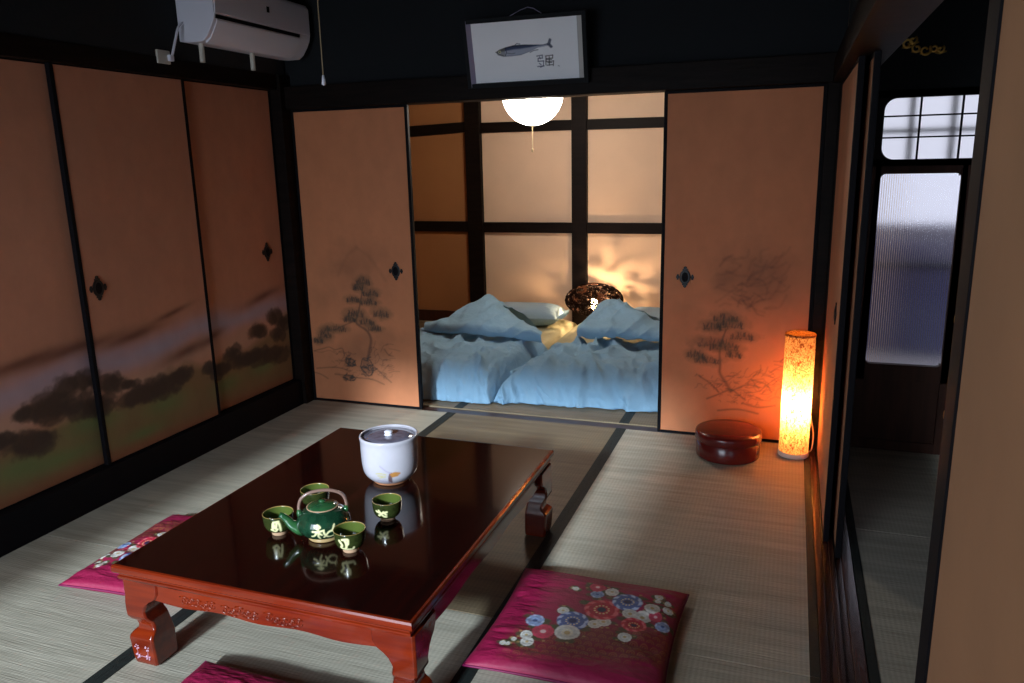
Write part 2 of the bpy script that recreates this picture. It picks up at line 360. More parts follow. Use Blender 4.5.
h.location = (3.547-3.36,.05-.075,.68); h.rotation_euler = (math.pi/2,0,0); h.scale = (.45,1.6,.7)
h = MB().lathe([(.0,0),(.012,.002),(.016,.012),(.012,.018),(0,.02)],16,(0,0,0)).build('lock', M['gold'], d, smooth=True, local=True)
h.location = (3.545-3.36,.05-.075,.21); h.rotation_euler = (math.pi/2,0,0); h.scale = (.4,1.5,.7)
d.location.x += .011
# outside, behind the glass
struct('ground', MB().box(3.0,6.5,.13,6,-.3,-.05), M['pale_ground'], 'pale ground outside the glazed door', 'ground')
struct('wall_garden', MB().box(3.0,6.5,2.6,2.75,-.05,.90), M['concrete'], 'grey block wall outside, blurred behind the glass', 'wall')
struct('wall_garden_plinth', MB().box(3.0,6.5,2.5,2.6,-.05,.60), M['plinth'], 'darker foot of the block wall outside, blurred behind the glass', 'wall')
MB().box(3.2,5.2,2.2,2.25,.62,.66).box(3.3,3.35,2.2,2.25,-.05,.66).box(5.0,5.05,2.2,2.25,-.05,.66).build('handrail', M['black_iron'], org=(4.2,2.2,-.05), bevel=.004)
tag(bpy.data.objects['handrail'], 'dark rail outside, blurred behind the reeded glass', 'rail')
MB().prism([(3.72,-.05),(4.5,-.05),(4.5,.55),(4.1,.80),(3.84,.82),(3.80,.40)],'y',2.27,2.48).build('covered_pile', M['blue_sheet'], org=(4.1,2.4,-.05), bevel=.03)
tag(bpy.data.objects['covered_pile'], 'dark blue covered shape outside, seen dimly through the reeded glass', 'cover')

# window frames behind the viewer
for i, (a, b) in enumerate(((.02,1.95),(3.25,4.6))):
    mb = MB()
    for x in (a, b-.04): mb.box(x,x+.04,-5.44,-5.39,(.15,.25)[i],(2.25,2.15)[i])
    for z in ((.15,2.21),(.25,2.11))[i]: mb.box(a,b,-5.44,-5.39,z,z+.04)
    struct('window_%d' % (i+2), mb, M['dark_wood'], 'open window behind the viewer of the %s room' % ('main','neighbouring')[i], 'window')

# ------------------------------------------------------------------ tatami mats
def tatami(x0, x1, y0, y1, label, m='tatami', left=True, right=True, group='tatami mats'):
    o = MB().box(x0+.0008,x1-.0008,y0+.0008,y1-.0008,-.05,0).build('tatami_mat', M[m], org=((x0+x1)/2,(y0+y1)/2,-.05), bevel=.0008)
    tag(o, label, 'tatami mat', group)
    for on, a in ((left, x0+.0005), (right, x1-.0275)):
        if on: MB().box(a,a+.027,y0+.001,y1-.001,-.045,.002).build('cloth_border', M['border'], o)
    return o
tatami(.002,.972,-1.91,-.001, 'tatami mat along the left wall, reaching the corner post', left=False)
tatami(.002,.972,-3.84,-1.912, 'tatami mat under the left magenta cushion, nearest along the left wall', left=False)
tatami(.972,1.99,-1.91,-.001, 'browner tatami mat under the far half of the low table', 'tatami_brown')
tatami(.972,1.99,-3.84,-1.912, 'tatami mat under the near half of the low table')
tatami(1.99,2.956,-1.91,-.001, 'tatami mat holding the red box and the glowing lamp')
tatami(1.99,2.956,-3.84,-1.912, 'tatami mat under the near edge of the flowered cushion')
tatami(-.6,.972,.09,2.498, 'bedroom tatami mat under the left futon', 'tatami_brown', left=False)
tatami(.972,1.985,.09,2.498, 'bedroom tatami mat between the two futons', 'tatami_brown')
tatami(1.985,2.958,.09,2.498, 'bedroom tatami mat beside the right bedroom panel', 'tatami_brown', right=False)
tatami(3.087,4.04,-.9,.05, 'tatami mat in the neighbouring room against the glazed door')
tatami(3.087,4.04,-2.85,-.902, 'tatami mat in the neighbouring room beside the grooved sill')
tatami(3.087,4.04,-4.8,-2.852, 'tatami mat in the neighbouring room behind the near sliding door')

# ------------------------------------------------------------------ fusuma
def pull(parent, c, ax, s=1, label=None):
    """oval finger pull with four small lobes, lying on the panel face"""
    u = {'y':lambda a,b,d:(c[0]+a,c[1]-d,c[2]+b), 'x':lambda a,b,d:(c[0]+d,c[1]+a,c[2]+b), '-x':lambda a,b,d:(c[0]-d,c[1]-a,c[2]+b)}[ax]
    def disc(mb, ca, cb, ra, rb, d0, d1, n=20):
        rings = [(1,d0),(1,d1*.8),(.85,d1),(.0001,d1)]; vs = []
        for q, dd in rings:
            for i in range(n):
                t = 2*math.pi*i/n; vs.append(u(ca+ra*q*math.cos(t), cb+rb*q*math.sin(t), dd))
        mb.add(vs, [(r*n+i, r*n+(i+1)%n, (r+1)*n+(i+1)%n, (r+1)*n+i) for r in range(3) for i in range(n)])
    mb = MB()
    disc(mb,0,0,.028*s,.038*s,0,.006)
    for a, b in ((0,.046),(0,-.046),(.037,0),(-.037,0)):
        disc(mb,a*s,b*s,.0085*s,.009*s,0,.004,12)
        disc(mb,a*s*1.0+(.009*s if a == 0 else 0),b*s*.82+(.009*s if b == 0 else 0),.0055*s,.0055*s,0,.004,10)
        disc(mb,a*s*1.0-(.009*s if a == 0 else 0),b*s*.82-(.009*s if b == 0 else 0),.0055*s,.0055*s,0,.004,10)
    o = mb.build('finger_pull', M['black_iron'], parent)
    mb = MB(); disc(mb,0,0,.018*s,.027*s,.004,.0068); mb.build('pull_dish', M['black_lacquer'], o)

M['stile'] = M['black_lacquer']
def fusuma_panel(idx, cv, ax, pos, a0, a1, z0, z1, label, thick=.022, fr=.018, sub=None, plain=None, zrail=.014):
    """sliding panel in the plane ax=pos facing the main room; a0..a1 along the wall (frame included)"""
    cz = z0; ca = (a0+a1)/2
    org = (ca,pos,cz) if ax == 'y' else (pos,ca,cz)
    o = thing('door_%d' % idx, org, label, 'sliding door', kind='structure')
    sg = 1 if ax in ('y','-x') else -1
    def bx(mb, u0, u1, zz0, zz1, d0, d1):
        p, q = sorted((pos+sg*d0, pos+sg*d1))
        return mb.box(u0,u1,p,q,zz0,zz1) if ax == 'y' else mb.box(p,q,u0,u1,zz0,zz1)
    f = MB(); bx(f,a0,a0+fr,z0,z1,-.003,thick); bx(f,a1-fr,a1,z0,z1,-.003,thick); bx(f,a0+fr,a1-fr,z0,z0+zrail,-.003,thick); bx(f,a0+fr,a1-fr,z1-zrail,z1,-.003,thick)
    f.build('lacquer_frame', M['black_lacquer'], o, bevel=.002)
    b = MB(); bx(b,a0+fr*.6,a1-fr*.6,z0+.006,z1-.006,.004,thick-.002); b.build('backing', M['fusuma_plain'], o)
    if plain: 
        b = MB(); bx(b,a0+fr*.8,a1-fr*.8,z0+zrail*.8,z1-zrail*.8,.0,.004); b.build('paper_face', M[plain], o)
    else:
        i0, i1 = np.searchsorted(cv.x, [a0+fr*.7, a1-fr*.7]); X = cv.X[:, i0:i1]; Y = cv.Y[:, i0:i1]
        P = np.stack([X, np.full_like(X,pos), Y], -1) if ax == 'y' else np.stack([np.full_like(X,pos), X, Y], -1)
        MB().grid(P).build('painted_paper', M['fusuma'], o, cols=cv.c[:, i0:i1], recalc=False)
    return o

PAPER = np.array(lin(198,124,82)); INK = np.array(lin(52,44,38)); GREEN = np.array(lin(70,66,48))
def paper(cv, seed):
    n = fbm(cv.X*3, cv.Y*2, seed); cv.c *= (.90+.2*n)[...,None]
    n = fbm(cv.X*30, cv.Y*30, seed+5); cv.c *= (.96+.08*n)[...,None]
def pine(cv, pads, trunk, seed, s=1):
    rnd = random.Random(seed)
    cv.stroke(smooth_line(trunk), (.004,.010), lin(95,62,45), .75, .7)
    for x, z, rx, rz in pads:
        cv.blob(x, z, rx*1.15, rz*1.2, GREEN, .55, .9, .4, rnd.randint(0,999), 45)
        for q in range(26):
            a = rnd.uniform(-1,1); px = x+a*rx*.95; pz = z-rz*.4+rnd.uniform(0,1)*rz*math.sqrt(max(0,1-a*a))*1.2
            cv.stroke([(px,pz-.012),(px+rnd.uniform(-.008,.008),pz+.008)], .0022, INK, .6, .8)
        cv.stroke([(x-rx*.9,z-rz*.6),(x,z-rz*.3),(x+rx*.9,z-rz*.6)], .003, INK, .35, .8)
def scribble(cv, x, z, rx, rz, n, seed, a=.5, w=.0025, col=INK):
    rnd = random.Random(seed)
    for q in range(n):
        px = x+rnd.uniform(-rx,rx); pz = z+rnd.uniform(-rz,rz); an = rnd.uniform(-.7,1.2); l = rnd.uniform(.2,.6)*min(rx,rz)*1.6; b = rnd.uniform(-.5,.5)*l
        cv.stroke(smooth_line([(px,pz),(px+l*.5*math.cos(an)-b*math.sin(an)*.5,pz+l*.5*math.sin(an)+b*.5),(px+l*math.cos(an),pz+l*math.sin(an))],4), w, col, a, .8)
STEP = .0042
cl = Canvas(.02,.78,.008,1.762,STEP,PAPER); paper(cl,3)
for x,z,rx,rz,a in ((.40,.90,.14,.10,.16),(.26,.84,.10,.05,.14),(.40,.80,.22,.16,.12),(.55,.43,.12,.05,.2),(.36,.36,.09,.10,.3),(.13,.65,.10,.07,.14),(.3,.25,.3,.10,.14)): cl.blob(x,z,rx,rz,INK,a,1.2,.5,int(x*1e3),14)
for a,b in (((.26,.80),(.40,.97)),((.40,.97),(.58,.78))): cl.stroke(smooth_line([a,((a[0]+b[0])/2,(a[1]+b[1])/2+.03),b]),.010,INK,.13,.9)
pine(cl, [(.431,.768,.047,.03),(.388,.731,.034,.02),(.473,.699,.054,.024),(.351,.656,.047,.021),(.454,.646,.06,.021),(.536,.578,.054,.03),(.36,.571,.06,.03),(.317,.535,.04,.019),(.437,.522,.054,.024),(.49,.486,.047,.019),(.213,.472,.08,.024),(.135,.431,.047,.038),(.088,.387,.034,.02)],
     [(.43,.761),(.411,.676),(.386,.589),(.364,.516),(.433,.469),(.457,.419),(.446,.36),(.429,.301)], 11)
cl.stroke(smooth_line([(.36,.53),(.29,.50),(.20,.46)]),(.006,.003),INK,.45)
cl.stroke(smooth_line([(.265,.305),(.252,.349),(.202,.338),(.16,.352),(.118,.341),(.049,.321)]),.0035,INK,.5)
cl.stroke(smooth_line([(.049,.321),(.10,.315),(.16,.33),(.21,.31)]),.003,INK,.3)
for x,z,rx,rz in ((.303,.263,.034,.024),(.416,.241,.043,.054),(.287,.164,.043,.017)):
    cl.blob(x,z,rx,rz,INK,.35,.5,.5,int(x*999),50); scribble(cl,x,z,rx,rz,14,int(z*999),.8,.004)
    cl.stroke(smooth_line([(x-rx,z),(x-rx*.5,z+rz),(x+rx*.6,z+rz*.8),(x+rx,z-rz*.3),(x+rx*.2,z-rz),(x-rx,z)]),.0035,INK,.75)
cl.blob(.51,.321,.06,.06,INK,.25,.9,.5,4,40); scribble(cl,.50,.30,.08,.09,26,5,.4)
scribble(cl,.24,.27,.07,.06,26,6,.4); scribble(cl,.38,.22,.20,.05,40,8,.3)
for g in ([(.188,.18),(.272,.178),(.337,.168)],[(.035,.183),(.086,.172),(.135,.149)],[(.458,.258),(.519,.204),(.579,.157)],[(.06,.21),(.2,.225),(.3,.21)],[(.34,.17),(.45,.165),(.53,.14)]): cl.stroke(smooth_line(g),.004,INK,.5,.8)
D2 = fusuma_panel(2, cl, 'y', .0, .022, .777, .003, 1.764, 'left sliding panel of the bedroom opening, painted with a tall pine')
pull(D2, (.653,-.001,.837), 'y')
cr = Canvas(2.18,2.935,.008,1.762,STEP,PAPER); paper(cr,9)
for x,z,rx,rz,a in ((2.615,.90,.16,.10,.22),(2.72,.84,.12,.09,.18),(2.50,.83,.05,.06,.26),(2.60,.75,.14,.09,.18),(2.35,.62,.06,.14,.12),(2.62,.27,.25,.10,.12)): cr.blob(x,z,rx,rz,INK,a,1.2,.6,int(x*1e3),16)
scribble(cr,2.62,.83,.16,.13,46,21,.16,.006); scribble(cr,2.60,.75,.06,.07,14,22,.25,.005)
pine(cr, [(2.522,.646,.065,.026),(2.458,.597,.057,.026),(2.545,.609,.073,.026),(2.605,.551,.065,.023),(2.468,.512,.09,.033),(2.374,.444,.049,.024),(2.52,.492,.081,.026),(2.435,.417,.065,.023),(2.565,.456,.041,.023)],
     [(2.524,.585),(2.499,.491),(2.502,.397),(2.504,.35),(2.543,.29),(2.559,.26)], 31)
for g in ([(2.442,.21),(2.501,.239),(2.559,.268),(2.596,.247),(2.634,.219)],[(2.40,.33),(2.46,.29),(2.50,.25)],[(2.56,.26),(2.64,.30),(2.70,.29)],[(2.66,.33),(2.73,.31),(2.76,.27)],[(2.62,.20),(2.70,.185),(2.78,.20)],[(2.5,.15),(2.6,.165),(2.7,.15)]): cr.stroke(smooth_line(g),.0045,INK,.6,.8)
for x,z,rx,rz,n in ((2.55,.31,.09,.05,34),(2.72,.30,.10,.08,60),(2.60,.22,.10,.03,24),(2.42,.30,.06,.04,12),(2.80,.36,.06,.08,30)): scribble(cr,x,z,rx,rz,n,int(x*100+z*1000),.38,.0026)
D3 = fusuma_panel(3, cr, 'y', .0, 2.186, 2.932, .003, 1.764, 'right sliding panel of the bedroom opening, painted with a leaning pine')
pull(D3, (2.311,-.001,.849), 'y')

# left wall panels: one continuous painted landscape
cw = Canvas(-2.25,-.09,.155,1.872,.0046,np.array(lin(190,128,98))); paper(cw,17)
X, Z = cw.X, cw.Y
def edge(pts): return np.interp(X[0], [p[0] for p in pts], [p[1] for p in pts])[None,:]
warp = .05*(fbm(X*4,Z*9,41)-.5)
mz = edge([(-2.2,.56),(-1.806,.605),(-1.622,.625),(-1.36,.600),(-1.147,.615),(-.931,.655),(-.594,.625),(-.176,.64)])
cw.mix(.75*np.exp(-((Z+warp-mz)/.060)**2)*(.5+.7*fbm(X*2.5,Z*8,4)), lin(158,158,182))
cw.mix(.6*np.exp(-((Z+warp-mz+.12)/.07)**2), lin(186,150,128))
for x,z,rx,rz in ((-1.612,.705,.24,.026),(-1.30,.70,.17,.024),(-.981,.553,.16,.03),(-.783,.575,.10,.022),(-.313,.715,.15,.024),(-1.85,.705,.2,.024),(-1.05,.76,.12,.014),(-2.1,.7,.1,.02)):
    sl = np.exp(-((X-x)/rx)**2-((Z-z-.02*(X-x)/rx+.3*warp)/rz)**2); cw.mix(.8*sl, lin(98,52,34))
hz = edge([(-2.2,.39),(-2.021,.42),(-1.9,.45),(-1.75,.43),(-1.6,.47),(-1.45,.43),(-1.28,.47),(-1.109,.52),(-.98,.50),(-.864,.47),(-.62,.49),(-.5,.46),(-.3,.52),(-.129,.60)])
cw.mix(.80*np.clip((hz+.03*(fbm(X*8,Z*8,9)-.5)*2-Z)/.06,0,1), lin(108,90,52))
for x,z,rx,rz in ((-1.933,.294,.16,.05),(-1.571,.366,.16,.06),(-1.173,.33,.15,.06),(-.706,.295,.13,.05),(-.371,.316,.12,.05),(-1.315,.235,.12,.03),(-1.73,.26,.2,.04)): cw.mix(.7*np.exp(-((X-x)/rx)**2-((Z-z)/rz)**2), lin(98,122,68))
cw.mix(.6*np.clip((.22-Z)/.05,0,1)*np.ones_like(X), lin(146,82,54))
for i,(x,z,rx,rz) in enumerate(((-1.637,.55,.0714,.0476),(-1.739,.505,.0952,.0555),(-1.846,.498,.0634,.0317),(-1.692,.457,.0952,.0476),(-1.972,.437,.0634,.0317),(-1.868,.375,.111,.0476),(-1.44,.521,.0634,.0476),(-1.358,.489,.0397,.0238),(-1.182,.42,.0952,.0555),(-1.025,.445,.0714,.0397),(-1.279,.42,.111,.0476),(-.833,.435,.0476,.0397),(-.618,.456,.0555,.0349),(-.43,.40,.0793,.0397),(-.374,.532,.0714,.0397),(-.224,.57,.0555,.0476),(-.206,.47,.0476,.0397),(-.55,.40,.09,.04),(-.30,.36,.12,.05),(-.75,.39,.1,.04),(-1.55,.44,.08,.04),(-.14,.53,.05,.04))):
    for q in range(4):
        rr = random.Random(i*7+q); cw.blob(x+rr.uniform(-.8,.8)*rx, z+rr.uniform(-.6,.4)*rz, rx*.8, rz*.85, lin(64,46,34), .75, .45, .6, i*3+q, 24)
for i, (a0, a1, p, nm, pl) in enumerate(((-2.25,-1.50,-.050,'leftmost landscape panel of the left wall',None),(-1.545,-.795,-.024,'middle landscape panel of the left wall, pull at its left edge',(-1.462,.947)),(-.84,-.083,-.050,'left wall landscape panel next to the corner post',(-.243,.964)))):
    o = fusuma_panel(4+i, cw, 'x', p, a0, a1, .155, 1.872, nm, thick=.02, zrail=.006, fr=.020)
    if pl: pull(o, (p+.001,pl[0],pl[1]), 'x', 1.0)
fusuma_panel(7, None, 'x', -.024, -3.0, -2.25, .155, 1.872, 'left wall panel beyond the view', thick=.02, plain='fusuma_plain')
fusuma_panel(8, None, 'x', -.050, -3.62, -2.95, .155, 1.872, 'second left wall panel beyond the view', thick=.02, plain='fusuma_plain')
# right wall panels
D9 = fusuma_panel(9, None, '-x', 2.992, -1.045, -.012, -.004, 1.764, 'sliding panel beside the glowing lamp, seen edge-on', plain='fusuma_plain', fr=.03, thick=.018)
pull(D9, (2.991,-.79,.84), '-x', .8)
D10 = fusuma_panel(10, None, '-x', 3.030, -1.165, -.20, -.004, 1.764, 'second sliding panel stacked behind the lamp-side panel', plain='fusuma_plain', fr=.03, thick=.018)
D11 = fusuma_panel(11, None, '-x', 2.992, -3.86, -3.012, -.004, 1.764, 'plain sliding panel close to the viewer at the right', plain='tan_paper', fr=.055, thick=.018)

# ------------------------------------------------------------------ low table
TX0, TX1, TY0, TY1, TZ = 1.0, 1.972, -2.478, -1.235, .33
T = thing('low_table', ((TX0+TX1)/2,(TY0+TY1)/2,.0), 'glossy reddish-brown low table holding the tea set', 'table')
def ring_profile(prof, x0, x1, y0, y1):
    """sweep (inset, z) round a rectangle"""
    mb = MB(); vs = []
    for i, z in prof: vs += [(x0+i,y0+i,z),(x1-i,y0+i,z),(x1-i,y1-i,z),(x0+i,y1-i,z)]
    n = len(prof); fs = [(r*4+c,r*4+(c+1)%4,(r+1)*4+(c+1)%4,(r+1)*4+c) for r in range(n-1) for c in range(4)]
    return mb.add(vs, fs + [(3,2,1,0),((n-1)*4,(n-1)*4+1,(n-1)*4+2,(n-1)*4+3)])
ring_profile([(.018,.299),(.004,.303),(.0,.308),(0,.322),(.003,.3275),(.008,TZ-.0012),(.010,TZ-.0012)], TX0,TX1,TY0,TY1).build('edge_moulding', M['table_wood'], T)
ring_profile([(.0095,TZ-.004),(.0095,TZ-.0005),(.0105,TZ)], TX0,TX1,TY0,TY1).build('tabletop', M['table_top'], T)
ring_profile([(.02,.278),(.012,.280),(.010,.286),(.010,.290),(.014,.2925),(.014,.2955),(.010,.2985),(.016,.300)], TX0,TX1,TY0,TY1).build('lower_moulding', M['table_wood'], T)
def apron(ax, pos, a0, a1, out):
    n = 40; poly = [(a0,.279)]
    for i in range(n+1):
        t = i/n; a = a0+(a1-a0)*t; e = min(t,1-t)*(a1-a0)
        z = .222+.004*math.cos(t*math.pi*6) 
        poly.append((a,z))
    poly.append((a1,.279))
    o = MB().prism(poly, ax, pos, pos+out).build('apron', M['table_wood'], T)
    return o
fa = apron('y', TY0+.022, TX0+.09, TX1-.09, .022)
apron('y', TY1-.044, TX0+.09, TX1-.09, .022); apron('x', TX0+.022, TY0+.09, TY1-.09, .022); apron('x', TX1-.044, TY0+.09, TY1-.09, .022)
cvx = MB()
for i in range(17):
    x = 1.235+i*.024; z = .243+.004*math.sin(i*1.7); s = 1 if i % 2 else -1
    if i in (5,11): continue
    cvx.tube([(x+.012*(1-q/16)*math.cos(s*q*.55), TY0+.0215, z+.011*(1-q/18)*math.sin(s*q*.55)) for q in range(15)], .0022, 6)
    cvx.tube([(x-.014,TY0+.0215,z-.011*s),(x,TY0+.0215,z-.014*s),(x+.014,TY0+.0215,z-.010*s)], .0022, 6)
cvx.build('carved_pattern', M['table_wood'], fa, smooth=True)
LEG = [(.279,.016,.150),(.245,.016,.148),(.228,.016,.138),(.216,.015,.118),(.204,.014,.104),(.19,.014,.096),(.178,.014,.091),(.160,.015,.095),(.148,.022,.099),(.138,.031,.101),(.124,.034,.103),(.112,.032,.105),(.102,.021,.107),(.094,.015,.108),(.086,.013,.109),(.02,.017,.110),(.004,.020,.109),(.0,.022,.107)]
def leg(cx, cy, sx, sy):
    vs = []
    for z, lo, hi in LEG:
        hi2 = hi-.006
        c = .006
        for a, b in ((lo+c,lo),(hi2-c,lo),(hi2,lo+c),(hi2,hi-c),(hi2-c,hi),(lo+c,hi),(lo,hi-c),(lo,lo+c)): vs.append((cx+sx*a, cy+sy*b, z))
    n = len(LEG); fs = [(r*8+q,r*8+(q+1)%8,(r+1)*8+(q+1)%8,(r+1)*8+q) for r in range(n-1) for q in range(8)]
    o = MB().add(vs, fs+[tuple(range(8)),tuple((n-1)*8+q for q in range(8))]).build('leg', M['table_wood'], T, bevel=.002)
    m = MB(); r0 = random.Random(int(cx*100+cy*10))
    for i in range(2):
        for j in range(2):
            px = cx+sx*(.040+.038*i); pz = .030+.030*j
            for q in range(5):
                t = q*1.257+r0.uniform(0,1); f = cy+sy*.0155
                a = (px+.0085*math.cos(t), pz+.0085*math.sin(t)); b = (px+.003*math.cos(t+.4), pz+.003*math.sin(t+.4))
                m.tube([(a[0],f,a[1]),(b[0],f,b[1])], [.0026,.0012], 6)
    m.tube([(cx+sx*(.040+.038*i), cy+sy*.0158, .030+.030*j) for i, j in ((0,0),(1,0),(1,1),(0,1))], .0009, 6, closed=True)
    if sy > 0: m.build('inlay_pattern', M['inlay'], o, smooth=True)
for a, sx in ((TX0,1),(TX1,-1)):
    for b, sy in ((TY0,1),(TY1,-1)): leg(a-.012*sx if sx < 0 else a, b, sx, sy)

# ------------------------------------------------------------------ ceramics
def resample(prof, n):
    p = np.array(smooth_line(prof, 6)) if len(prof) > 2 else np.array(prof, float)
    d = np.r_[0, np.cumsum(np.hypot(*np.diff(p, axis=0).T))]; t = np.linspace(0, d[-1], n)
    return np.stack([np.interp(t, d, p[:,0]), np.interp(t, d, p[:,1])], 1)
def painted_lathe(prof, colf, n=120, m=60, sharp=False):
    p = resample(prof, m) if not sharp else np.array(prof, float)
    th = np.linspace(0, 2*np.pi, n, endpoint=False)
    P = np.stack([p[:,0][:,None]*np.cos(th), p[:,0][:,None]*np.sin(th), np.repeat(p[:,1][:,None], n, 1)], -1)
    return MB().grid(P, wrap=True), colf(p, th)
def toward_camera(x, y): return math.atan2(-4.0-y, 2.8-x)
CREAM = lin(232,226,170)
def glyph_mix(cols, p, th, th0, strokes, w, col, outer_rows, rr):
    """strokes in (metres to the right, height) as seen from the direction th0"""
    A = ((th-th0+np.pi) % (2*np.pi)-np.pi)*rr
    A, Zz = np.meshgrid(A, p[:,1]); msk = np.zeros_like(A)
    for s in strokes:
        s = np.array(smooth_line(s, 5) if len(s) > 2 else s)
        for a, b in zip(s[:-1], s[1:]):
            d = b-a; t = np.clip(((A-a[0])*d[0]+(Zz-a[1])*d[1])/max(d@d,1e-12), 0, 1)
            msk = np.maximum(msk, np.clip((1.35-np.hypot(A-a[0]-t*d[0], Zz-a[1]-t*d[1])/w)/.7, 0, 1))
    msk[~outer_rows] = 0
    cols += msk[...,None]*(np.array(col)-cols)
def make_cup(loc, strokes, label, dth=0):
    root = thing('tea_cup', loc, label, 'cup', 'green tea cups')
    prof = [(.0001,.012),(.014,.0115),(.026,.012),(.037,.018),(.044,.032),(.0465,.050),(.0475,.066),(.0465,.0685),(.0445,.066),(.0435,.050),(.040,.034),(.030,.022),(.012,.018),(.0001,.0175)]
    def colf(p, th):
        m = len(p); c = np.empty((m, len(th), 3)); i_rim = int(np.argmax(p[:,1])); idx = np.arange(m)
        T_, Z_ = np.meshgrid(th, p[:,1]); n = fbm(T_*5, Z_*130+3, 5)
        c[:] = np.array(lin(46,54,24))*(.6+.9*n)[...,None]
        c[idx > i_rim+1] = np.array(lin(82,96,42))
        c[idx > i_rim+1] *= (.55+.45*np.clip((p[idx > i_rim+1,1]-.015)/.04,0,1))[:,None,None]**0+0
        c[abs(idx-i_rim) <= 1] = lin(150,122,70)
        glyph_mix(c, p, th, toward_camera(loc[0],loc[1])+dth, strokes, .0035, CREAM, idx < i_rim-1, .046)
        return c
    mb, c = painted_lathe(prof, colf, 140, 110)
    mb.build('bowl', M['paint_glaze'], root, smooth=True, local=True, cols=c)
    MB().lathe([(.018,.0),(.023,.0),(.024,.004),(.0245,.0125),(.017,.0125)],40).build('foot_ring', M['tan_clay'], root, smooth=False, local=True)
    return root
ZT = TZ+.003
T.location.z += .003
make_cup((1.355,-2.160,ZT), [[(-.022,.028),(-.018,.052),(-.012,.034),(-.006,.055),(.0,.05),(.004,.024)],[(-.026,.03),(-.014,.024),(-.006,.032)],[(-.016,.056),(-.002,.058)]], 'green tea cup at the spout side of the teapot')
make_cup((1.364,-1.972,ZT), [[(-.01,.03),(.0,.05),(.01,.03)]], 'green tea cup half hidden behind the teapot handle', 2)
make_cup((1.627,-2.190,ZT), [[(-.034,.05),(-.026,.036),(-.032,.026),(-.018,.022),(.006,.02),(.010,.026)],[(-.016,.052),(-.012,.040),(-.014,.028),(-.02,.02)],[(-.024,.054),(-.008,.055),(-.008,.04)]], 'green tea cup in front of the teapot, nearest the viewer')
make_cup((1.635,-1.975,ZT), [[(-.03,.044),(-.012,.04),(.006,.044)],[(-.02,.048),(-.012,.036),(-.004,.028),(.004,.026)],[(-.012,.036),(-.022,.03)],[(-.004,.044),(.004,.034)]], 'green tea cup standing alone in front of the white jar', -.2)
# teapot
PT = (1.504,-2.138,ZT); pa = toward_camera(PT[0],PT[1])
tp = thing('teapot', PT, 'squat dark green teapot with a loop handle and cream brush characters', 'teapot')
def colf(p, th):
    m = len(p); T_, Z_ = np.meshgrid(th, p[:,1]); n = fbm(T_*6, Z_*70, 8)
    c = np.array(lin(22,54,36))*(.5+1.0*n)[...,None]; c[p[:,1] < .014] = lin(168,140,96)
    st = [[(-.030,.060),(-.022,.066),(-.014,.060),(-.024,.056)],[(-.022,.066),(-.019,.048),(-.020,.030),(-.017,.022)],[(-.036,.048),(-.022,.047),(-.004,.051)],[(-.024,.044),(-.032,.034),(-.040,.031)],[(-.017,.044),(-.010,.036)],
          [(-.004,.046),(.000,.034),(.010,.026),(.024,.027),(.030,.036),(.022,.046),(.010,.044),(.002,.034),(-.004,.026)],[(.020,.046),(.026,.058),(.028,.062)]]
    glyph_mix(c, p, th, pa+.02, [[(a_,b_+.006) for a_,b_ in q_] for q_ in st], .0027, CREAM, (p[:,1] > .014) & (np.arange(m) < m*.8), .078)
    return c
mb, c = painted_lathe([(.0001,.004),(.040,.004),(.048,.001),(.050,.006),(.050,.013),(.066,.022),(.079,.040),(.081,.056),(.074,.076),(.060,.090),(.048,.096),(.046,.098),(.044,.097),(.0001,.094)], colf, 200, 110)
mb.build('pot_body', M['paint_glaze'], tp, smooth=True, local=True, cols=c)
lid = MB().lathe([(.0001,.096),(.043,.097),(.046,.099),(.042,.104),(.030,.109),(.014,.112),(.0001,.113)],48).build('lid', M['green_glaze'], tp, smooth=True, local=True)
MB().lathe([(.0449,.0985),(.0475,.0995),(.0478,.1015),(.0455,.1025),(.0440,.101)],48).build('lid_rim', M['tan_clay'], lid, smooth=True, local=True)
MB().lathe([(.007,.111),(.007,.114),(.011,.117),(.010,.120),(.0001,.1215)],24).build('knob', M['green_glaze'], lid, smooth=True, local=True)
rt = Vector((math.cos(-.3459), -math.sin(-.3459), 0)); lf = -rt   # the spout points along the photo's left
sd = (lf*.98+Vector((0,-1,0))*.2).normalized()
def at(a, z): return sd*a+Vector((0,0,z))
MB().tube([at(.060,.030),at(.080,.038),at(.098,.052),at(.108,.068),at(.120,.080),at(.129,.084)], [.024,.020,.015,.012,.0095,.0085], 20).build('spout', M['green_glaze'], tp, smooth=True, local=True)
hp = [at(.068,.086),at(.070,.102),at(.062,.128),at(.038,.145),at(.002,.151),at(-.034,.147),at(-.062,.131),at(-.072,.103),at(-.068,.084)]
MB().tube(smooth_line([tuple(p) for p in hp],6), .0052, 12).build('loop_handle', M['handle_glaze'], tp, smooth=True, local=True)
for a in (.067,-.067):
    MB().tube([at(a*1.0,.074),at(a*1.04,.084),at(a*1.05,.096)], [.010,.009,.006], 12).build('handle_lug', M['green_glaze'], tp, smooth=True, local=True)
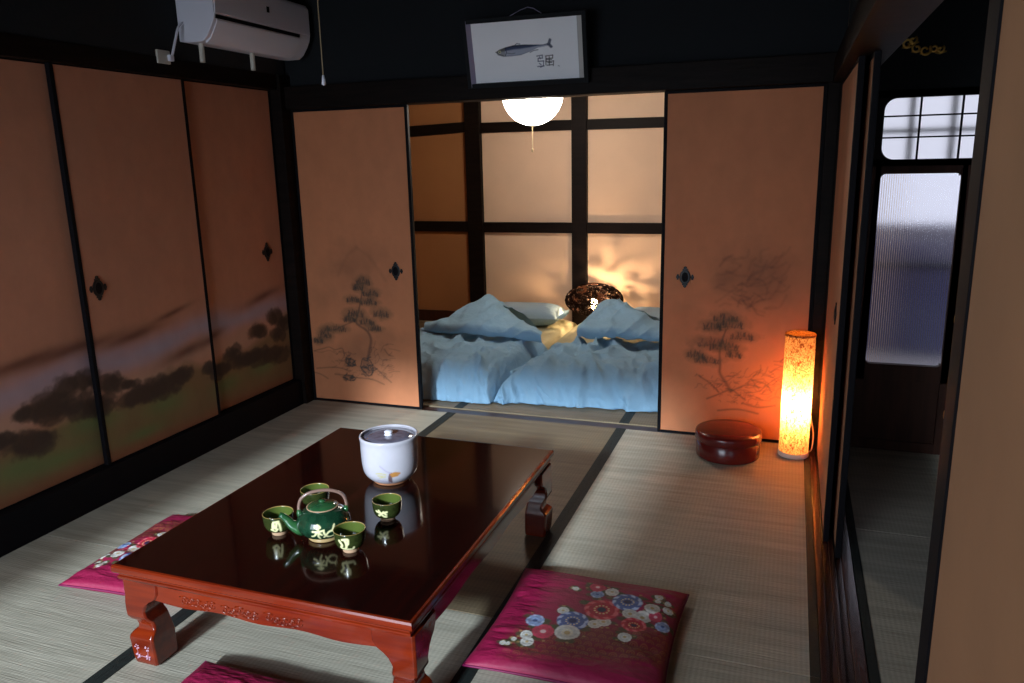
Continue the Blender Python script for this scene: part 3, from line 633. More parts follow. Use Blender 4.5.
# white lidded jar
JP = (1.492,-1.685,ZT); ja = toward_camera(JP[0],JP[1])
jar = thing('water_jar', JP, 'white glazed jar with a grey lid and small painted plant', 'jar')
def colf(p, th):
    m = len(p); T_, Z_ = np.meshgrid(th, p[:,1]); c = np.empty(T_.shape+(3,)); c[:] = lin(196,191,199); c *= (.93+.12*fbm(T_*3,Z_*30,2))[...,None]
    c[p[:,1] < .010] = lin(190,130,95)
    rows = np.arange(m) < m*.8
    glyph_mix(c,p,th,ja-.04,[[(-.004,.022),(-.002,.046),(.002,.062)],[(.004,.022),(.002,.05)]],.0040,lin(112,88,92),rows,.09)
    glyph_mix(c,p,th,ja-.04,[[(.004,.058),(.016,.062),(.030,.058)],[(.006,.054),(.020,.056)],[(.008,.050),(.024,.052)]],.0042,lin(190,132,72),rows,.09)
    glyph_mix(c,p,th,ja-.04,[[(-.046,.060),(-.030,.062),(-.014,.058)],[(-.04,.052),(-.024,.052)],[(-.034,.044),(-.016,.050)]],.0028,lin(196,186,150),rows,.09)
    glyph_mix(c,p,th,ja-.04,[[(-.030,.090),(-.014,.074),(.000,.064)],[(-.044,.032),(-.02,.028),(.0,.022)]],.0022,lin(176,166,190),rows,.09)
    return c
mb, c = painted_lathe([(.0001,.004),(.056,.003),(.060,.0),(.064,.004),(.066,.010),(.080,.020),(.094,.040),(.100,.070),(.102,.110),(.1025,.150),(.1045,.166),(.104,.173),(.100,.175),(.096,.172),(.0945,.160),(.0001,.158)], colf, 180, 120)
mb.build('jar_body', M['white_glaze'], jar, smooth=True, local=True, cols=c)
lid = MB().lathe([(.0001,.159),(.093,.159),(.0945,.163),(.092,.167),(.060,.169),(.020,.171),(.0001,.172)],56).build('lid', M['lid_grey'], jar, smooth=True, local=True)
MB().lathe([(.018,.170),(.013,.174),(.013,.179),(.016,.183),(.010,.187),(.0001,.188)],24).build('knob', M['white_plastic'], lid, smooth=True, local=True)

# ------------------------------------------------------------------ zabuton
FL = [('w',-.70,-.68,.03),('w',-.64,-.68,.022),('w',-.6,-.6,.026),('w',-.49,-.51,.065),('w',-.45,-.61,.07),('r',-.34,-.4,.12),('b',-.48,-.24,.104),('w',-.24,.03,.065),('B',-.09,-.13,.174),('w',-.09,-.35,.135),('w',.15,-.12,.074),('w',.23,-.05,.083),('w',.17,.05,.065),('R',.16,.17,.196),('b',.04,.47,.078),('r',.01,.62,.091),('w',.19,.57,.078),('w',-.22,.51,.03),('w',-.25,.52,.017),('B',.4,.41,.174),('w',.47,.2,.087),('w',.61,.19,.104),('R',.55,.01,.139),('w',.5,-.24,.074),('r',.75,.25,.078),('w',.69,.37,.091),('b',.86,.11,.091),('w',.87,.42,.057),('w',.72,.65,.044),('w',.72,.57,.03),('w',.84,.57,.035)]
def zabuton_mesh():
    cv = Canvas(-1,1,-1,1,.0075,np.array(lin(146,13,64)))
    cv.c *= (.9+.2*fbm(cv.X*4,cv.Y*4,3))[...,None]
    # gilt wave-scale pattern under the flowers
    u = cv.X*9; v = cv.Y*12; row = np.floor(v); uu = u+.5*(row % 2); du = uu-np.floor(uu)-.5; dv = v-row
    r = np.hypot(du*1.6, dv-.1); sc = np.clip(1-np.abs(r-.55)/.12,0,1)+np.clip(1-np.abs(r-.25)/.1,0,1)
    area = np.clip(1-np.abs((cv.Y+.42-.22*(cv.X-.3))/.36),0,1)*np.clip((cv.X+.75)/.4,0,1)*np.clip((1.0-cv.X)/.1,0,1)
    area = np.clip(area*2.2,0,1)*(.6+.6*fbm(cv.X*5,cv.Y*5,12))
    cv.mix(np.clip(.75*area,0,1), lin(100,20,30)); cv.mix(np.clip(area*sc*.9,0,1), lin(150,96,50))
    rnd = random.Random(3)
    for c_, x, y, rr in FL:
        for q in range(5):
            a = rnd.uniform(0,6.3); px = x+1.15*rr*math.cos(a); py = y+1.15*rr*math.sin(a)
            cv.blob(px,py,.035+rr*.15,.022+rr*.1,lin(70,76,48),.8,.5,.3,rnd.randint(0,99),20)
        for q in range(3):
            a = rnd.uniform(0,6.3); cv.blob(x+rr*1.35*math.cos(a), y+rr*1.35*math.sin(a), .018,.014,lin(170,140,90),.7,.4)
    cols = {'w':(lin(226,222,214),lin(196,170,120)),'r':(lin(206,66,92),lin(240,200,200)),'R':(lin(204,40,66),lin(40,40,70)),'b':(lin(150,172,218),lin(60,90,150)),'B':(lin(92,112,176),lin(36,44,90))}
    for c_, x, y, rr in FL:
        col, cen = cols[c_]; n = 18 if rr > .12 else 13 if rr > .06 else 8
        cv.blob(x,y,rr*.8,rr*.8,np.array(col)*.7,1,.3)
        for lay, (f, sh) in enumerate(((1.08,1.0),(.80,.84),(.5,1.0))):
            for q in range(n):
                a = 2*math.pi*(q+.5*lay)/n+x
                cc = np.array(col)*(sh if q % 2 else sh*.86)
                if c_ == 'R' and lay == 0: cc = np.array(lin(226,110,120)) if q % 2 else np.array(col)
                if c_ in 'Bb' and lay == 0 and q % 2: cc = np.array(lin(190,204,232))
                cv.blob(x+rr*f*.66*math.cos(a), y+rr*f*.66*math.sin(a), rr*(.24 if rr > .06 else .34)*f+.004, rr*(.24 if rr > .06 else .34)*f+.004, cc, 1, .3)
        cv.blob(x,y,rr*.26,rr*.26,cen,1,.4)
        if rr > .12:
            for q in range(12): cv.blob(x+rr*.40*math.cos(q*.52),y+rr*.40*math.sin(q*.52),rr*.06,rr*.06,lin(230,214,160),.9,.5)
    U, V = cv.X, cv.Y
    f = np.sqrt(np.clip((1-np.abs(U)**4)*(1-np.abs(V)**4),0,1))
    pinch = 1-.05*(np.abs(U)**2*(1-np.abs(V)**2)*0+ (1-np.abs(V)**2)*np.abs(U)**6*.35)
    z = .026+.042*f**.8
    wr = (fbm(U*3+7,V*9,21)-.5)*.016*(1-np.clip((np.maximum(abs(U),abs(V))-.55)/-.3,0,1))*np.clip(1.02-np.maximum(abs(U),abs(V)),0,.2)*5
    z = z+wr + .006*np.abs(fbm(U*2.2,V*14,5)-.5)*np.clip((np.abs(V)-.5)/.3,0,1)*f
    pin2 = 1-.05*(np.abs(U)**4)*(1-np.abs(V)**2); px = U*pin2; py = V*(1-.05*(np.abs(V)**4)*(1-np.abs(U)**2))
    top = np.stack([px*.285, py*.285, z], -1)
    zb = .026-.025*f**.6
    bot = np.stack([px*.285, py*.285, zb], -1)
    mb = MB().grid(top)
    # coarse underside
    i = np.r_[0:cv.ny:6, cv.ny-1] if (cv.ny-1) % 6 else np.r_[0:cv.ny:6]
    mb.grid(bot[np.ix_(i, i)][:, ::-1])
    cc = np.concatenate([cv.c.reshape(-1,3), np.tile(lin(146,13,64), (len(i)**2,1))])
    return mb, cc
zm, zc = zabuton_mesh()
def seam_tube():
    pts = []
    for s in range(4):
        for k_ in range(20):
            t = -1+2*k_/20; u, v = {0:(t,-1),1:(1,t),2:(-t,1),3:(-1,-t)}[s]
            pts.append((u*(1-.05*abs(u)**4*(1-v*v))*.286, v*(1-.05*abs(v)**4*(1-u*u))*.286, .026))
    return MB().tube(pts, .0035, 6, closed=True)
def add_zabuton(loc, rz, label, src=None):
    root = thing('floor_cushion', loc, label, 'cushion', 'magenta floor cushions', rz=rz)
    if src is None:
        zm.build('cover', M['zabuton'], root, smooth=True, local=True, cols=zc)
        seam_tube().build('seam', M['cushion_seam'], root, smooth=True, local=True)
    else:
        for ch in src.children:
            c_ = ch.copy(); COL.objects.link(c_); c_.parent = root
    return root
z1 = add_zabuton((2.268,-1.915,.001), 0, 'magenta flowered floor cushion lying right of the low table')
z2 = add_zabuton((.722,-1.928,.001), .03, 'magenta flowered floor cushion tucked against the left side of the table', z1)
z2.rotation_euler.z = math.pi+.04
z3 = add_zabuton((1.535,-2.705,.001), 0, 'magenta floor cushion in front of the table, cut off by the lower picture edge', z1)

# ------------------------------------------------------------------ red lacquer box
rb = thing('lacquer_box', (2.572,-.235,.003), 'round dark red lacquered box beside the glowing lamp', 'box')
MB().lathe([(.0001,.0),(.146,.0),(.152,.004),(.153,.012),(.153,.088),(.150,.090),(.0001,.090)],72,(0,0,0)).build('body', M['lacquer_red'], rb, smooth=True, local=True, bevel=0)
MB().lathe([(.150,.086),(.158,.086),(.160,.090),(.160,.118),(.156,.128),(.146,.133),(.06,.136),(.0001,.137)],72,(0,0,0)).build('lid', M['lacquer_red'], rb, smooth=True, local=True)

# ------------------------------------------------------------------ cylinder floor lamp
LP = (2.880,-.150,.003)
fl = thing('floor_lamp', LP, 'glowing cylinder lamp with an orange fibre shade in the corner', 'lamp')
mb = MB(); n = 64; mm = 70; P = np.zeros((mm,n,3))
for i in range(mm):
    for j in range(n):
        a = 2*math.pi*j/n; r = .069+.0012*(random.random()-.5); P[i,j] = (r*math.cos(a), r*math.sin(a), .022+.608*i/(mm-1))
MB().grid(P, wrap=True).build('shade', M['fibre'], fl, smooth=True, local=True)
MB().lathe([(.0685,.622),(.071,.622),(.0715,.628),(.070,.632),(.0675,.630)],64).build('top_ring', M['fibre'], fl, smooth=True, local=True)
MB().lathe([(.0001,.001),(.071,.001),(.073,.006),(.072,.022),(.066,.026),(.0001,.026)],64).build('base', M['white_cord'], fl, smooth=True, local=True)
MB().lathe([(.0001,.026),(.016,.026),(.016,.14),(.012,.150),(.0001,.151)],20).build('socket', M['ivory_plastic'], fl, smooth=True, local=True)
MB().lathe([(.0001,.15),(.010,.155),(.018,.19),(.020,.215),(.014,.235),(.0001,.240)],24).build('bulb', M['bulb'], fl, smooth=True, local=True)
MB().tube(smooth_line([(.070,.02,.012),(.085,.05,.02),(.090,.085,.08),(.078,.115,.15),(.066,.128,.19)],8), .0032, 8).build('cord', M['white_cord'], fl, smooth=True, local=True)
MB().tube(smooth_line([(.066,.128,.19),(.062,.120,.215),(.060,.11,.225)],6), .0075, 10).build('plug', M['white_cord'], fl, smooth=True, local=True)

fl.scale.z = .972
# ------------------------------------------------------------------ bedding
def bed_floor(X, Y, out, top):
    """lowest height a cover can hang to: the mattress tops, else the floor"""
    m = .035; inside = ((X > .10-m) & (X < 1.115+m) & (Y > .50-m) & (Y < 2.40+m)) | ((X > 1.135-m) & (X < 2.20+m) & (Y > .52-m) & (Y < 2.40+m))
    return np.where(inside, top, out)
def duvet_grid(corners, H, wx, wy, seed, nu=150, nv=170, sag=None):
    """corners: near-left, near-right, far-right, far-left on the floor"""
    cs = lambda t: t+.10*np.sin(2*np.pi*t)*-1*.9
    u = np.linspace(0,1,nu); v = np.linspace(0,1,nv); U, V = np.meshgrid(cs(u), cs(v))
    c = np.array(corners, float)
    XY = (c[0]*(1-U)[...,None]+c[1]*U[...,None])*(1-V)[...,None]+(c[3]*(1-U)[...,None]+c[2]*U[...,None])*V[...,None]
    W = np.hypot(*(c[1]-c[0])); Lh = np.hypot(*(c[3]-c[0]))
    du = np.minimum(U,1-U)*W; dv0 = V*Lh; dv1 = (1-V)*Lh
    e = lambda d, w: np.sqrt(np.clip(1-(1-np.clip(d/w,0,1))**2,0,1))
    eu = e(du,wx); ev = e(dv0,wy)*e(dv1,wy)
    X, Y = XY[...,0], XY[...,1]
    z = .012+H*(eu*ev)**.9
    fold = (fbm(X*13+2*fbm(X*3,Y*3,seed+2), Y*3.2+X*1.5, seed)-.47)
    rid = 1-np.abs(fbm(X*5+Y*2.5,Y*6-X*3,seed+9)*2-1)
    wx_ = fbm(X*4,Y*4,seed+21)*.25; wy_ = fbm(X*4+9,Y*4,seed+22)*.25
    cre = sum((1-np.abs(2*vnoise((X+wx_)*f_+3*k_,(Y+wy_)*f_*.6+X*2,seed+30+k_)-1))**2/(1+k_) for k_, f_ in enumerate((6,11)))
    z = z + (eu*ev)**.6*(.07*fold + .044*cre + .06*(fbm(X*2,Y*2,seed+4)-.5) - .03)
    near = np.clip(1-dv0/(wy*1.3),0,1)
    Y = Y - near*(.16*(fbm(X*9+z*3,z*3+3,seed+6)-.42)*np.clip(z/.05,.25,1) + .03*(1-np.abs(2*vnoise(X*15+z*5,z*4,seed+8)-1))**2)
    X = X + .02*(fbm(Y*8,z*6,seed+7)-.5)*np.clip(du/.06,0,1)
    z = np.maximum(z, bed_floor(X,Y,.008,.137))
    return np.stack([X,Y,z],-1)
def under(P):
    Q = P.copy(); Q[...,2] = np.maximum(P[...,2]-.055, bed_floor(P[...,0],P[...,1],.005,.129)); return Q[:, ::-1]
def flap_grid(L, R, A, aw, seed, lift=.05, back=.35, n=80, m=60):
    """turned-back corner: near edge L-R lying on the duvet, rising to the rounded crest A, dropping behind"""
    s = np.linspace(0,1,n); P = np.zeros((m,n,3)); L, R, A = map(np.array, (L,R,A))
    for j, q in enumerate(s):
        E = L*(1-q)+R*q; E = E+np.array([0,-.03*math.sin(math.pi*q),.02*math.sin(math.pi*q)])
        C = A+np.array([(q-.5)*aw,.03*math.sin(q*5),-(abs(q-.5)*2)**2.0*.06])
        for i in range(m):
            t = i/(m-1)
            if t < .16:                          # rolled near edge
                a = math.pi*(1-t/.16); p = E+np.array([0, .02-.03*math.sin(a), lift*.5+lift*.5*math.cos(a)*-1*-1 if False else lift*.5-lift*.5*math.cos(math.pi-a)])
            elif t < .72:
                w = (t-.16)/.56; p = (E+np.array([0,.02,lift]))*(1-w)+C*w; p = p+np.array([0,0,.035*math.sin(math.pi*w)-.05*math.sin(math.pi*w)*(abs(q-.5)*2)])
            else:
                w = (t-.72)/.28; D = np.array([C[0]*.5+E[0]*.5, C[1]+back*.6, .17]); p = C*(1-w)+D*w; p = p+np.array([0,.05*math.sin(math.pi*w),.02*math.sin(math.pi*w)])
            P[i,j] = p
    Z = .05*(fbm(P[...,0]*7+P[...,2]*5, P[...,1]*3+P[...,2]*4, seed)-.5) + .022*((1-np.abs(2*vnoise(P[...,0]*9-P[...,2]*12, P[...,2]*9+P[...,0]*3, seed+3)-1))**2-.3)
    P[...,2] += Z; P[...,1] -= Z*.6
    return P
m1 = MB()
def mattress(x0,x1,y0,y1,z0,z1,label):
    U, V = np.meshgrid(np.linspace(-1,1,60), np.linspace(-1,1,90)); f = ((1-np.abs(U)**10)*(1-np.abs(V)**14))**.35
    cx,cy,hx,hy = (x0+x1)/2,(y0+y1)/2,(x1-x0)/2,(y1-y0)/2
    z = z0+.02+(z1-z0-.02)*f+.012*(fbm(U*5,V*8,3)-.5)
    mb = MB().grid(np.stack([cx+U*hx,cy+V*hy,z],-1)).grid(np.stack([cx+U*hx,cy+V*hy,z0+.02-.02*f],-1)[:, ::-1])
    o = mb.build('futon_mattress', M['mattress'], smooth=True, org=(cx,cy,z0)); tag(o, label, 'mattress', 'futon mattresses'); return o
mattress(.10,1.115,.50,2.40,.004,.115,'pale yellow futon mattress under the left blue duvet')
mattress(1.135,2.20,.52,2.40,.004,.115,'pale yellow futon mattress under the right blue duvet, seen in the gap')
G1 = duvet_grid([(.30,.215),(1.135,.215),(1.30,1.10),(.14,1.30)], .245, .17, .16, 3)
d1 = MB().grid(G1).grid(under(G1)).grid(flap_grid((.39,.87,.262),(1.27,.84,.255),(.715,1.32,.465),.22,8,lift=.075))
o = d1.build('duvet', M['duvet'], smooth=True, org=(.75,.7,.0)); tag(o, 'light blue duvet on the left futon, its corner folded back to a peak', 'duvet', 'blue duvets')
G2 = duvet_grid([(1.150,.255),(2.42,.36),(2.40,1.42),(1.325,1.08)], .235, .17, .17, 13)
d2 = MB().grid(G2).grid(under(G2)).grid(flap_grid((1.47,1.02,.262),(2.32,.86,.262),(1.63,1.45,.465),.24,28,lift=.075))
o = d2.build('duvet', M['duvet'], smooth=True, org=(1.8,.8,.0)); tag(o, 'light blue duvet on the right futon, nearest the right bedroom panel', 'duvet', 'blue duvets')
def pillow(cx, cy, cz, hx, hy, hz, rz, label, seed):
    root = thing('pillow', (cx,cy,cz), label, 'pillow', 'blue pillows', rz=rz)
    U, V = np.meshgrid(np.linspace(-1,1,80), np.linspace(-1,1,60)); f = np.sqrt(np.clip((1-np.abs(U)**5)*(1-np.abs(V)**3.2),0,1))
    cr_ = .018*(fbm(U*3,V*9,seed)-.5)*np.clip((abs(U)-.45)/.3,0,1)
    mb = MB().grid(np.stack([U*hx,V*hy,hz+hz*f*.98+cr_*f],-1)).grid(np.stack([U*hx,V*hy,hz-hz*f*.98],-1)[:, ::-1])
    mb.build('pillowcase', M['pillow'], root, smooth=True, local=True)
    fr_ = MB().grid(np.stack([np.sign(1)*(hx*.97+.05*np.repeat(np.linspace(0,1,8)[:,None],60,1)), np.repeat(np.linspace(-.8,.8,60)[None,:]*hy,8,0), hz+.35*hz*np.sin(np.linspace(0,40,60))[None,:]*np.linspace(0,1,8)[:,None]*.6+0*np.zeros((8,60))],-1))
    fr_.build('frilled_hem', M['pillow'], root, smooth=True, local=True)
pillow(.76,2.02,.118,.30,.19,.085,.06,'blue pillow lying behind the left duvet, beside the domed lamp',5)
pillow(1.86,2.08,.118,.26,.19,.08,-.05,'blue pillow on the right futon, mostly hidden by the panel frame',6)
# domed rattan lamp
DL = (1.318,2.13,.118)
dl = thing('dome_lamp', DL, 'brown pierced dome lamp glowing between the pillows', 'lamp')
sh = MB(); rnd = random.Random(5)
A_, B_, CZ = .235,.130,.205
def surf(th, ph): return Vector((A_*math.cos(th)*math.cos(ph), A_*math.sin(th)*math.cos(ph), CZ+B_*math.sin(ph)))
for q in range(470):
    th = rnd.uniform(0,2*math.pi); sp = rnd.uniform(-.95,.97); ph = math.asin(sp); c0 = surf(th,ph)
    nrm = Vector((c0.x/A_**2, c0.y/A_**2, (c0.z-CZ)/B_**2)).normalized(); t1 = nrm.orthogonal().normalized(); t2 = nrm.cross(t1)
    r = rnd.uniform(.010,.026); ph0 = rnd.uniform(0,6.3)
    pts = []
    for s in range(15):
        a = ph0+s*.52; rr = r*(1-s/24); p = c0+t1*rr*math.cos(a)+t2*rr*math.sin(a)
        k2 = 1/math.sqrt((p.x/A_)**2+(p.y/A_)**2+((p.z-CZ)/B_)**2); pts.append((p.x*k2, p.y*k2, CZ+(p.z-CZ)*k2))
    sh.tube(pts, .0046, 5)
for z in (-.96,.0,.96):
    rr = A_*math.sqrt(1-z*z); sh.tube([(rr*math.cos(a*.131),rr*math.sin(a*.131),CZ+B_*z) for a in range(48)], .006, 6, closed=True)
sh.build('pierced_shade', M['rattan'], dl, smooth=True, local=True)
MB().lathe([(.0001,0),(.10,0),(.10,.012),(.02,.016),(.018,.12),(.0001,.12)],32).build('base', M['rattan'], dl, smooth=False, local=True)
MB().lathe([(.0001,.12),(.014,.125),(.024,.16),(.026,.185),(.018,.21),(.0001,.218)],24).build('bulb', M['bulb'], dl, smooth=True, local=True)
# pendant paper lamp
PL = (1.165,1.05,1.872)
pl = thing('pendant_lamp', PL, 'white paper globe lamp hanging in the bedroom, glowing', 'lamp')
prof = [(.0001,-.2)]
for i in range(1,40):
    a = -math.pi/2+math.pi*i/40; prof.append((.2*math.cos(a)*(1-.004*(i%2)), .2*math.sin(a)))
prof.append((.03,.2))
MB().lathe(prof,64).build('paper_shade', M['paper_lamp'], pl, smooth=True, local=True)
MB().lathe([(.035,.196),(.035,.21),(.008,.215),(.008,.60),(.04,.605),(.04,ZC-PL[2])],24).build('hanging_stem', M['ivory_plastic'], pl, local=True)
MB().tube([(-.004,0,-.2),(-.005,0,-.30),(-.006,0,-.345)], .0022, 6).build('pull_cord', M['cord'], pl, local=True)
MB().lathe([(.0001,-.372),(.006,-.368),(.006,-.350),(.0001,-.345)],12,(-.006,0,0)).build('cord_end', M['cord'], pl, smooth=True, local=True)

# ------------------------------------------------------------------ framed fish print
PR = (1.505,-.062,1.845)
pf = thing('framed_print', PR, 'black framed fish print leaning forward above the lintel', 'picture'); pf.rotation_euler = (math.radians(12),0,math.radians(1)) 
Wd, Hd, Dp = .595, .288, .034
f = MB().box(-Wd/2-.022,-Wd/2,-Dp,0,-.022,Hd+.022).box(Wd/2,Wd/2+.022,-Dp,0,-.022,Hd+.022).box(-Wd/2,Wd/2,-Dp,0,-.022,0).box(-Wd/2,Wd/2,-Dp,0,Hd,Hd+.022)
f.build('frame', M['dark_plaster'], pf, bevel=.002, local=True)
MB().add([(-Wd/2-.001,-Dp-.001,-.016),(-Wd/2+.016,-Dp+.024,.0),(-Wd/2+.016,-Dp+.024,Hd),(-Wd/2-.001,-Dp-.001,Hd+.016),(-Wd/2-.001,-.005,-.016),(-Wd/2+.016,-.005,0),(-Wd/2+.016,-.005,Hd),(-Wd/2-.001,-.005,Hd+.016)],
         [(0,1,2,3),(4,7,6,5),(0,4,5,1),(1,5,6,2),(2,6,7,3),(3,7,4,0)]).build('lit_inner_lip', M['lip'], pf, local=True)  # inner face of the left bar, its daylight put into the colour
MB().box(-Wd/2,Wd/2,-.006,-.001,0,Hd).build('backing_board', M['dark_wood'], pf, local=True)
cv = Canvas(-Wd/2,Wd/2,0,Hd,.0019,np.array(lin(247,247,250))); cv.c *= (.96+.06*fbm(cv.X*6,cv.Y*6,3))[...,None]
cv.mix(((cv.X > Wd/2-.028)*1.0), lin(190,184,178)); cv.mix(((np.abs(cv.X-Wd/2+.028) < .0018)*.6), lin(150,145,150))
def fx(X_, Y_): return ((X_-.5*(60+965))/905*Wd, Hd*(538-.056*(X_-95)-Y_)/465)
def fp(*pts): return [fx(*p) for p in pts]
top = fp((268,292),(300,272),(350,254),(420,238),(500,234),(580,236),(650,236),(690,226)); bot = fp((268,292),(285,318),(330,330),(400,326),(470,318),(540,294),(610,262),(690,248))
xs = np.array([p[0] for p in top]); zt_ = np.interp(cv.X, xs, [p[1] for p in top]); zb_ = np.interp(cv.X, [p[0] for p in bot], [p[1] for p in bot])
ins = (cv.X > xs[0]) & (cv.X < xs[-1]); h = np.clip((cv.Y-zb_)/np.maximum(zt_-zb_,1e-5),-1,2)
body = np.clip((zt_-cv.Y)/.003,0,1)*np.clip((cv.Y-zb_)/.003,0,1)*ins
cv.mix(body*.85, lin(140,148,172)); cv.mix(body*np.clip((h-.52)/.16,0,1)*.95, lin(22,44,84)); cv.mix(body*np.clip((h-.80)/.1,0,1)*.9, lin(20,28,46))
cv.mix(body*np.clip((.14-h)/.12,0,1)*.8, lin(80,78,90)); cv.mix(body*((cv.X < fx(345,0)[0])*1.0)*.45, lin(120,116,90))
hx_, hz_ = fx(302,292); cv.blob(hx_,hz_,.007,.007,lin(210,206,170),1,.4); cv.blob(hx_,hz_,.0035,.0035,lin(20,20,25),1,.4)
cv.stroke(fp((268,292),(300,312),(330,318)),.0016,lin(40,38,44),.9); cv.stroke(smooth_line(fp((345,262),(356,290),(345,322))),.0018,lin(40,44,60),.9)
for p in (fp((690,236),(706,198),(712,202),(702,236)), fp((690,236),(712,258),(720,254),(702,234))): cv.stroke(p,.0042,lin(46,58,84),.95)
cv.stroke(fp((430,238),(445,228),(470,232)),.0022,lin(50,64,90),.8); cv.stroke(fp((360,300),(400,306),(425,300)),.0018,lin(90,90,100),.8); cv.stroke(fp((545,296),(575,282),(610,276)),.0022,lin(90,90,110),.8)
SI = lin(70,72,104); SK = lin(40,38,46)
for s in (((596,325),(640,318)),((640,318),(640,340)),((606,342),(640,340)),((606,342),(604,365)),((604,365),(648,362)),((648,362),(644,400)),((644,400),(620,410)),((612,380),(626,390)),((618,330),(622,345)),((598,405),(650,400))): cv.stroke(fp(*s),.0024,SI,.9)
for s in (((664,325),(722,318)),((722,318),(720,340)),((668,344),(720,340)),((670,344),(666,368)),((666,368),(726,362)),((726,362),(722,398)),((676,352),(712,350)),((680,376),(712,374)),((694,330),(692,395)),((672,395),(720,390)),((668,330),(664,392))): cv.stroke(fp(*s),.0024,SK,.9)
cv.stroke(fp((760,398),(770,402)),.002,SI,.6)
P = np.stack([cv.X, np.full_like(cv.X,-.007), cv.Y],-1)
MB().grid(P).build('fish_print', M['print'], pf, local=True, cols=cv.c, recalc=False)
MB().tube([(-.075,.0,Hd+.02),(-.025,.03,Hd+.044),(.01,.045,Hd+.054),(.045,.03,Hd+.046),(.095,.0,Hd+.02)], .0018, 6).build('hanging_wire', M['lip'], pf, local=True)

# ------------------------------------------------------------------ air conditioner
AC = (.002,-.43,2.03)
ac = thing('air_conditioner', AC, 'white wall air conditioner above the left sliding panels', 'air conditioner')
prof = [(.002,2.037),(.06,2.030),(.135,2.030),(.165,2.050),(.195,2.092),(.212,2.125),(.217,2.15),(.217,2.28),(.205,2.305),(.17,2.315),(.002,2.315)]
MB().prism(prof,'y',-.822,-.035).build('case', M['white_plastic'], ac, bevel=.004)
MB().prism([(.214,2.150),(.222,2.152),(.222,2.285),(.208,2.308),(.200,2.306),(.214,2.28)],'y',-.815,-.042).build('front_panel', M['white_plastic'], ac, bevel=.003)
MB().prism([(.208,2.128),(.219,2.132),(.2205,2.146),(.212,2.146)],'y',-.81,-.14).build('air_slot', M['black_lacquer'], ac)
MB().prism([(.140,2.024),(.168,2.044),(.199,2.088),(.2165,2.124),(.210,2.128),(.190,2.094),(.160,2.053),(.136,2.033)],'y',-.80,-.13).build('flap', M['white_plastic'], ac, bevel=.002)
MB().box(.2215,.2245,-.422,-.402,2.215,2.243).build('dark_badge', M['black_lacquer'], ac, bevel=.001)
for y in (-.765,-.382): MB().tube([(.078,y,2.032),(.078,y,1.985),(.080,y-.003,1.945)], .0125, 12).build('drain_stub', M['ivory_plastic'], ac, smooth=False)
MB().tube(smooth_line([(.03,-.824,2.12),(.035,-.86,2.09),(.032,-.885,2.03),(.028,-.905,1.975),(.026,-.915,1.955)],6), .006, 8).build('power_cord', M['white_plastic'], ac, smooth=True)
MB().box(.014,.032,-.928,-.902,1.938,1.966).build('plug', M['white_plastic'], ac, bevel=.003)
ol = MB().box(.0,.012,-.985,-.905,1.925,1.985).build('wall_outlet', M['ivory_plastic'], org=(.0,-.945,1.955), bevel=.003)
tag(ol, 'ivory wall outlet with the air conditioner plug in it', 'outlet')

# light pull cord of the main room
pc = MB().tube([(1.4,-1.795,ZC),(1.4,-1.795,2.1),(1.4,-1.795,1.72)], .0016, 6).build('light_pull_cord', M['cord'], org=(1.4,-1.795,1.70))
tag(pc, 'thin light pull cord hanging near the air conditioner', 'cord')
MB().lathe([(.0001,1.690),(.006,1.694),(.0055,1.708),(.003,1.722),(.0001,1.723)],14,(1.4,-1.795,0)).build('cord_end', M['white_plastic'], pc, smooth=True)

# gilt ornament over the glazed door
og = MB()
for (x,z,r,t0,s) in ((3.25,1.915,.022,0,1),(3.272,1.93,.018,1,-1),(3.29,1.895,.020,2,1),(3.325,1.885,.024,.5,-1),(3.36,1.892,.018,2.5,1),(3.385,1.885,.016,1,-1)):
    og.tube([(x+r*(1-q/20)*math.cos(t0+s*q*.5), .042, z+r*(1-q/20)*math.sin(t0+s*q*.5)) for q in range(14)], .005, 6)
    og.tube([(x-.02,.043,z-.012),(x,.043,z-.016),(x+.025,.043,z-.008)], .004, 6)
o = og.build('mounted_ornament', M['gold'], org=(3.32,.042,1.87), smooth=True); tag(o, 'small dull gold scrolled ornament on the wall above the transom window', 'ornament')

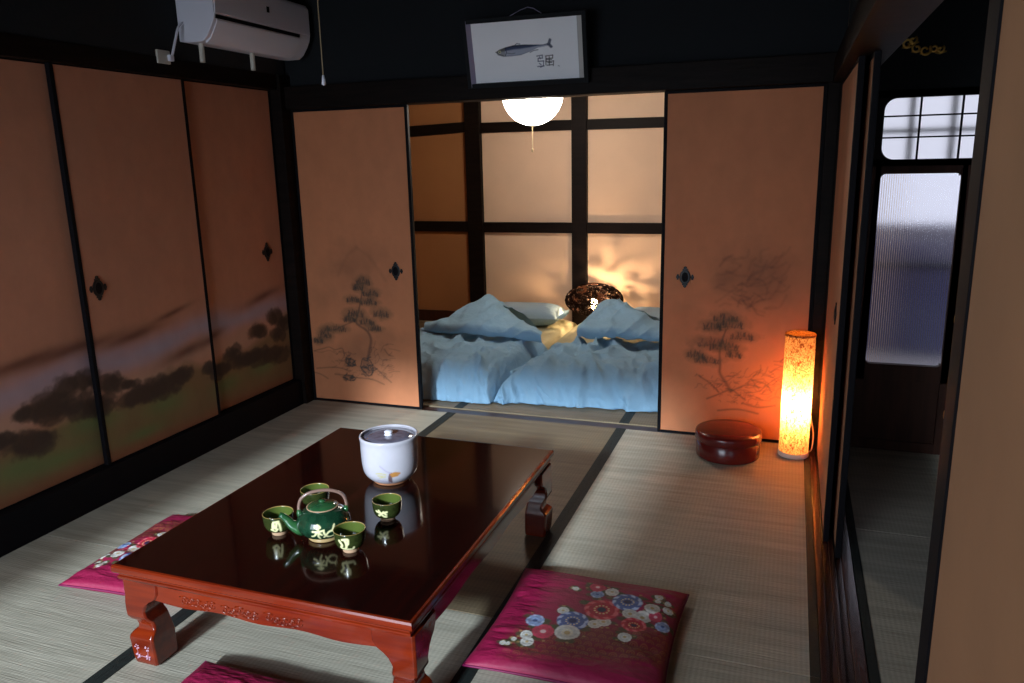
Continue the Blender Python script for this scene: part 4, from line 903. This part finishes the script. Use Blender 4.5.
# ------------------------------------------------------------------ lights, world, camera
def area(name, loc, rot, sx, sy, e, col, spread=180):
    l = bpy.data.lights.new(name, 'AREA'); l.shape = 'RECTANGLE'; l.size = sx; l.size_y = sy; l.energy = e; l.color = col; l.spread = math.radians(spread)
    o = bpy.data.objects.new(name, l); COL.objects.link(o); o.location = loc; o.rotation_euler = rot; return o
def point(name, loc, e, col, r, parent=None):
    l = bpy.data.lights.new(name, 'POINT'); l.energy = e; l.color = col; l.shadow_soft_size = r
    o = bpy.data.objects.new(name, l); COL.objects.link(o); o.location = loc; return o
sun = bpy.data.lights.new('low_sun', 'SUN'); sun.energy = 5.6; sun.color = (.74,.88,1.0); sun.angle = math.radians(4)
so = bpy.data.objects.new('low_sun', sun); COL.objects.link(so); so.rotation_euler = (math.radians(90-20.7),0,math.radians(-4)); so.location = (1.4,-9,4)
area('sky_daylight', (.9,-6.6,1.95), (math.radians(86),0,0), 5.0, 3.2, 345, (.74,.86,1.0))
point('floor_lamp_light', (LP[0],LP[1],.27), 24, (1,.64,.34), .03)
point('dome_lamp_light', (DL[0],DL[1],DL[2]+.25), 17, (1,.66,.36), .02)
W = bpy.data.worlds.new('sky'); SC.world = W; W.use_nodes = True
bg = W.node_tree.nodes['Background']; bg.inputs[0].default_value = (.80,.83,1.0,1); bg.inputs[1].default_value = .95

cam = bpy.data.cameras.new('camera'); cam.sensor_width = 36; cam.lens = 775.5*36/1024; cam.clip_start = .02
co = bpy.data.objects.new('camera', cam); COL.objects.link(co)
yaw, pitch, roll = -.3459, .2287, -.0225
sy_, cy_ = math.sin(yaw), math.cos(yaw); sp_, cp_ = math.sin(pitch), math.cos(pitch)
F = Vector((sy_*cp_, cy_*cp_, -sp_)); Rr = Vector((cy_, -sy_, 0)); Uu = Rr.cross(F)
r2 = math.cos(roll)*Rr+math.sin(roll)*Uu; u2 = -math.sin(roll)*Rr+math.cos(roll)*Uu
Mx = Matrix((r2, u2, -F)).transposed().to_4x4(); Mx.translation = Vector((2.8055,-4.0064,1.4473)); co.matrix_world = Mx
SC.camera = co
vs = SC.view_settings; vs.view_transform = 'Standard'; vs.look = 'None'; vs.exposure = 0; vs.gamma = 1; vs.use_curve_mapping = False
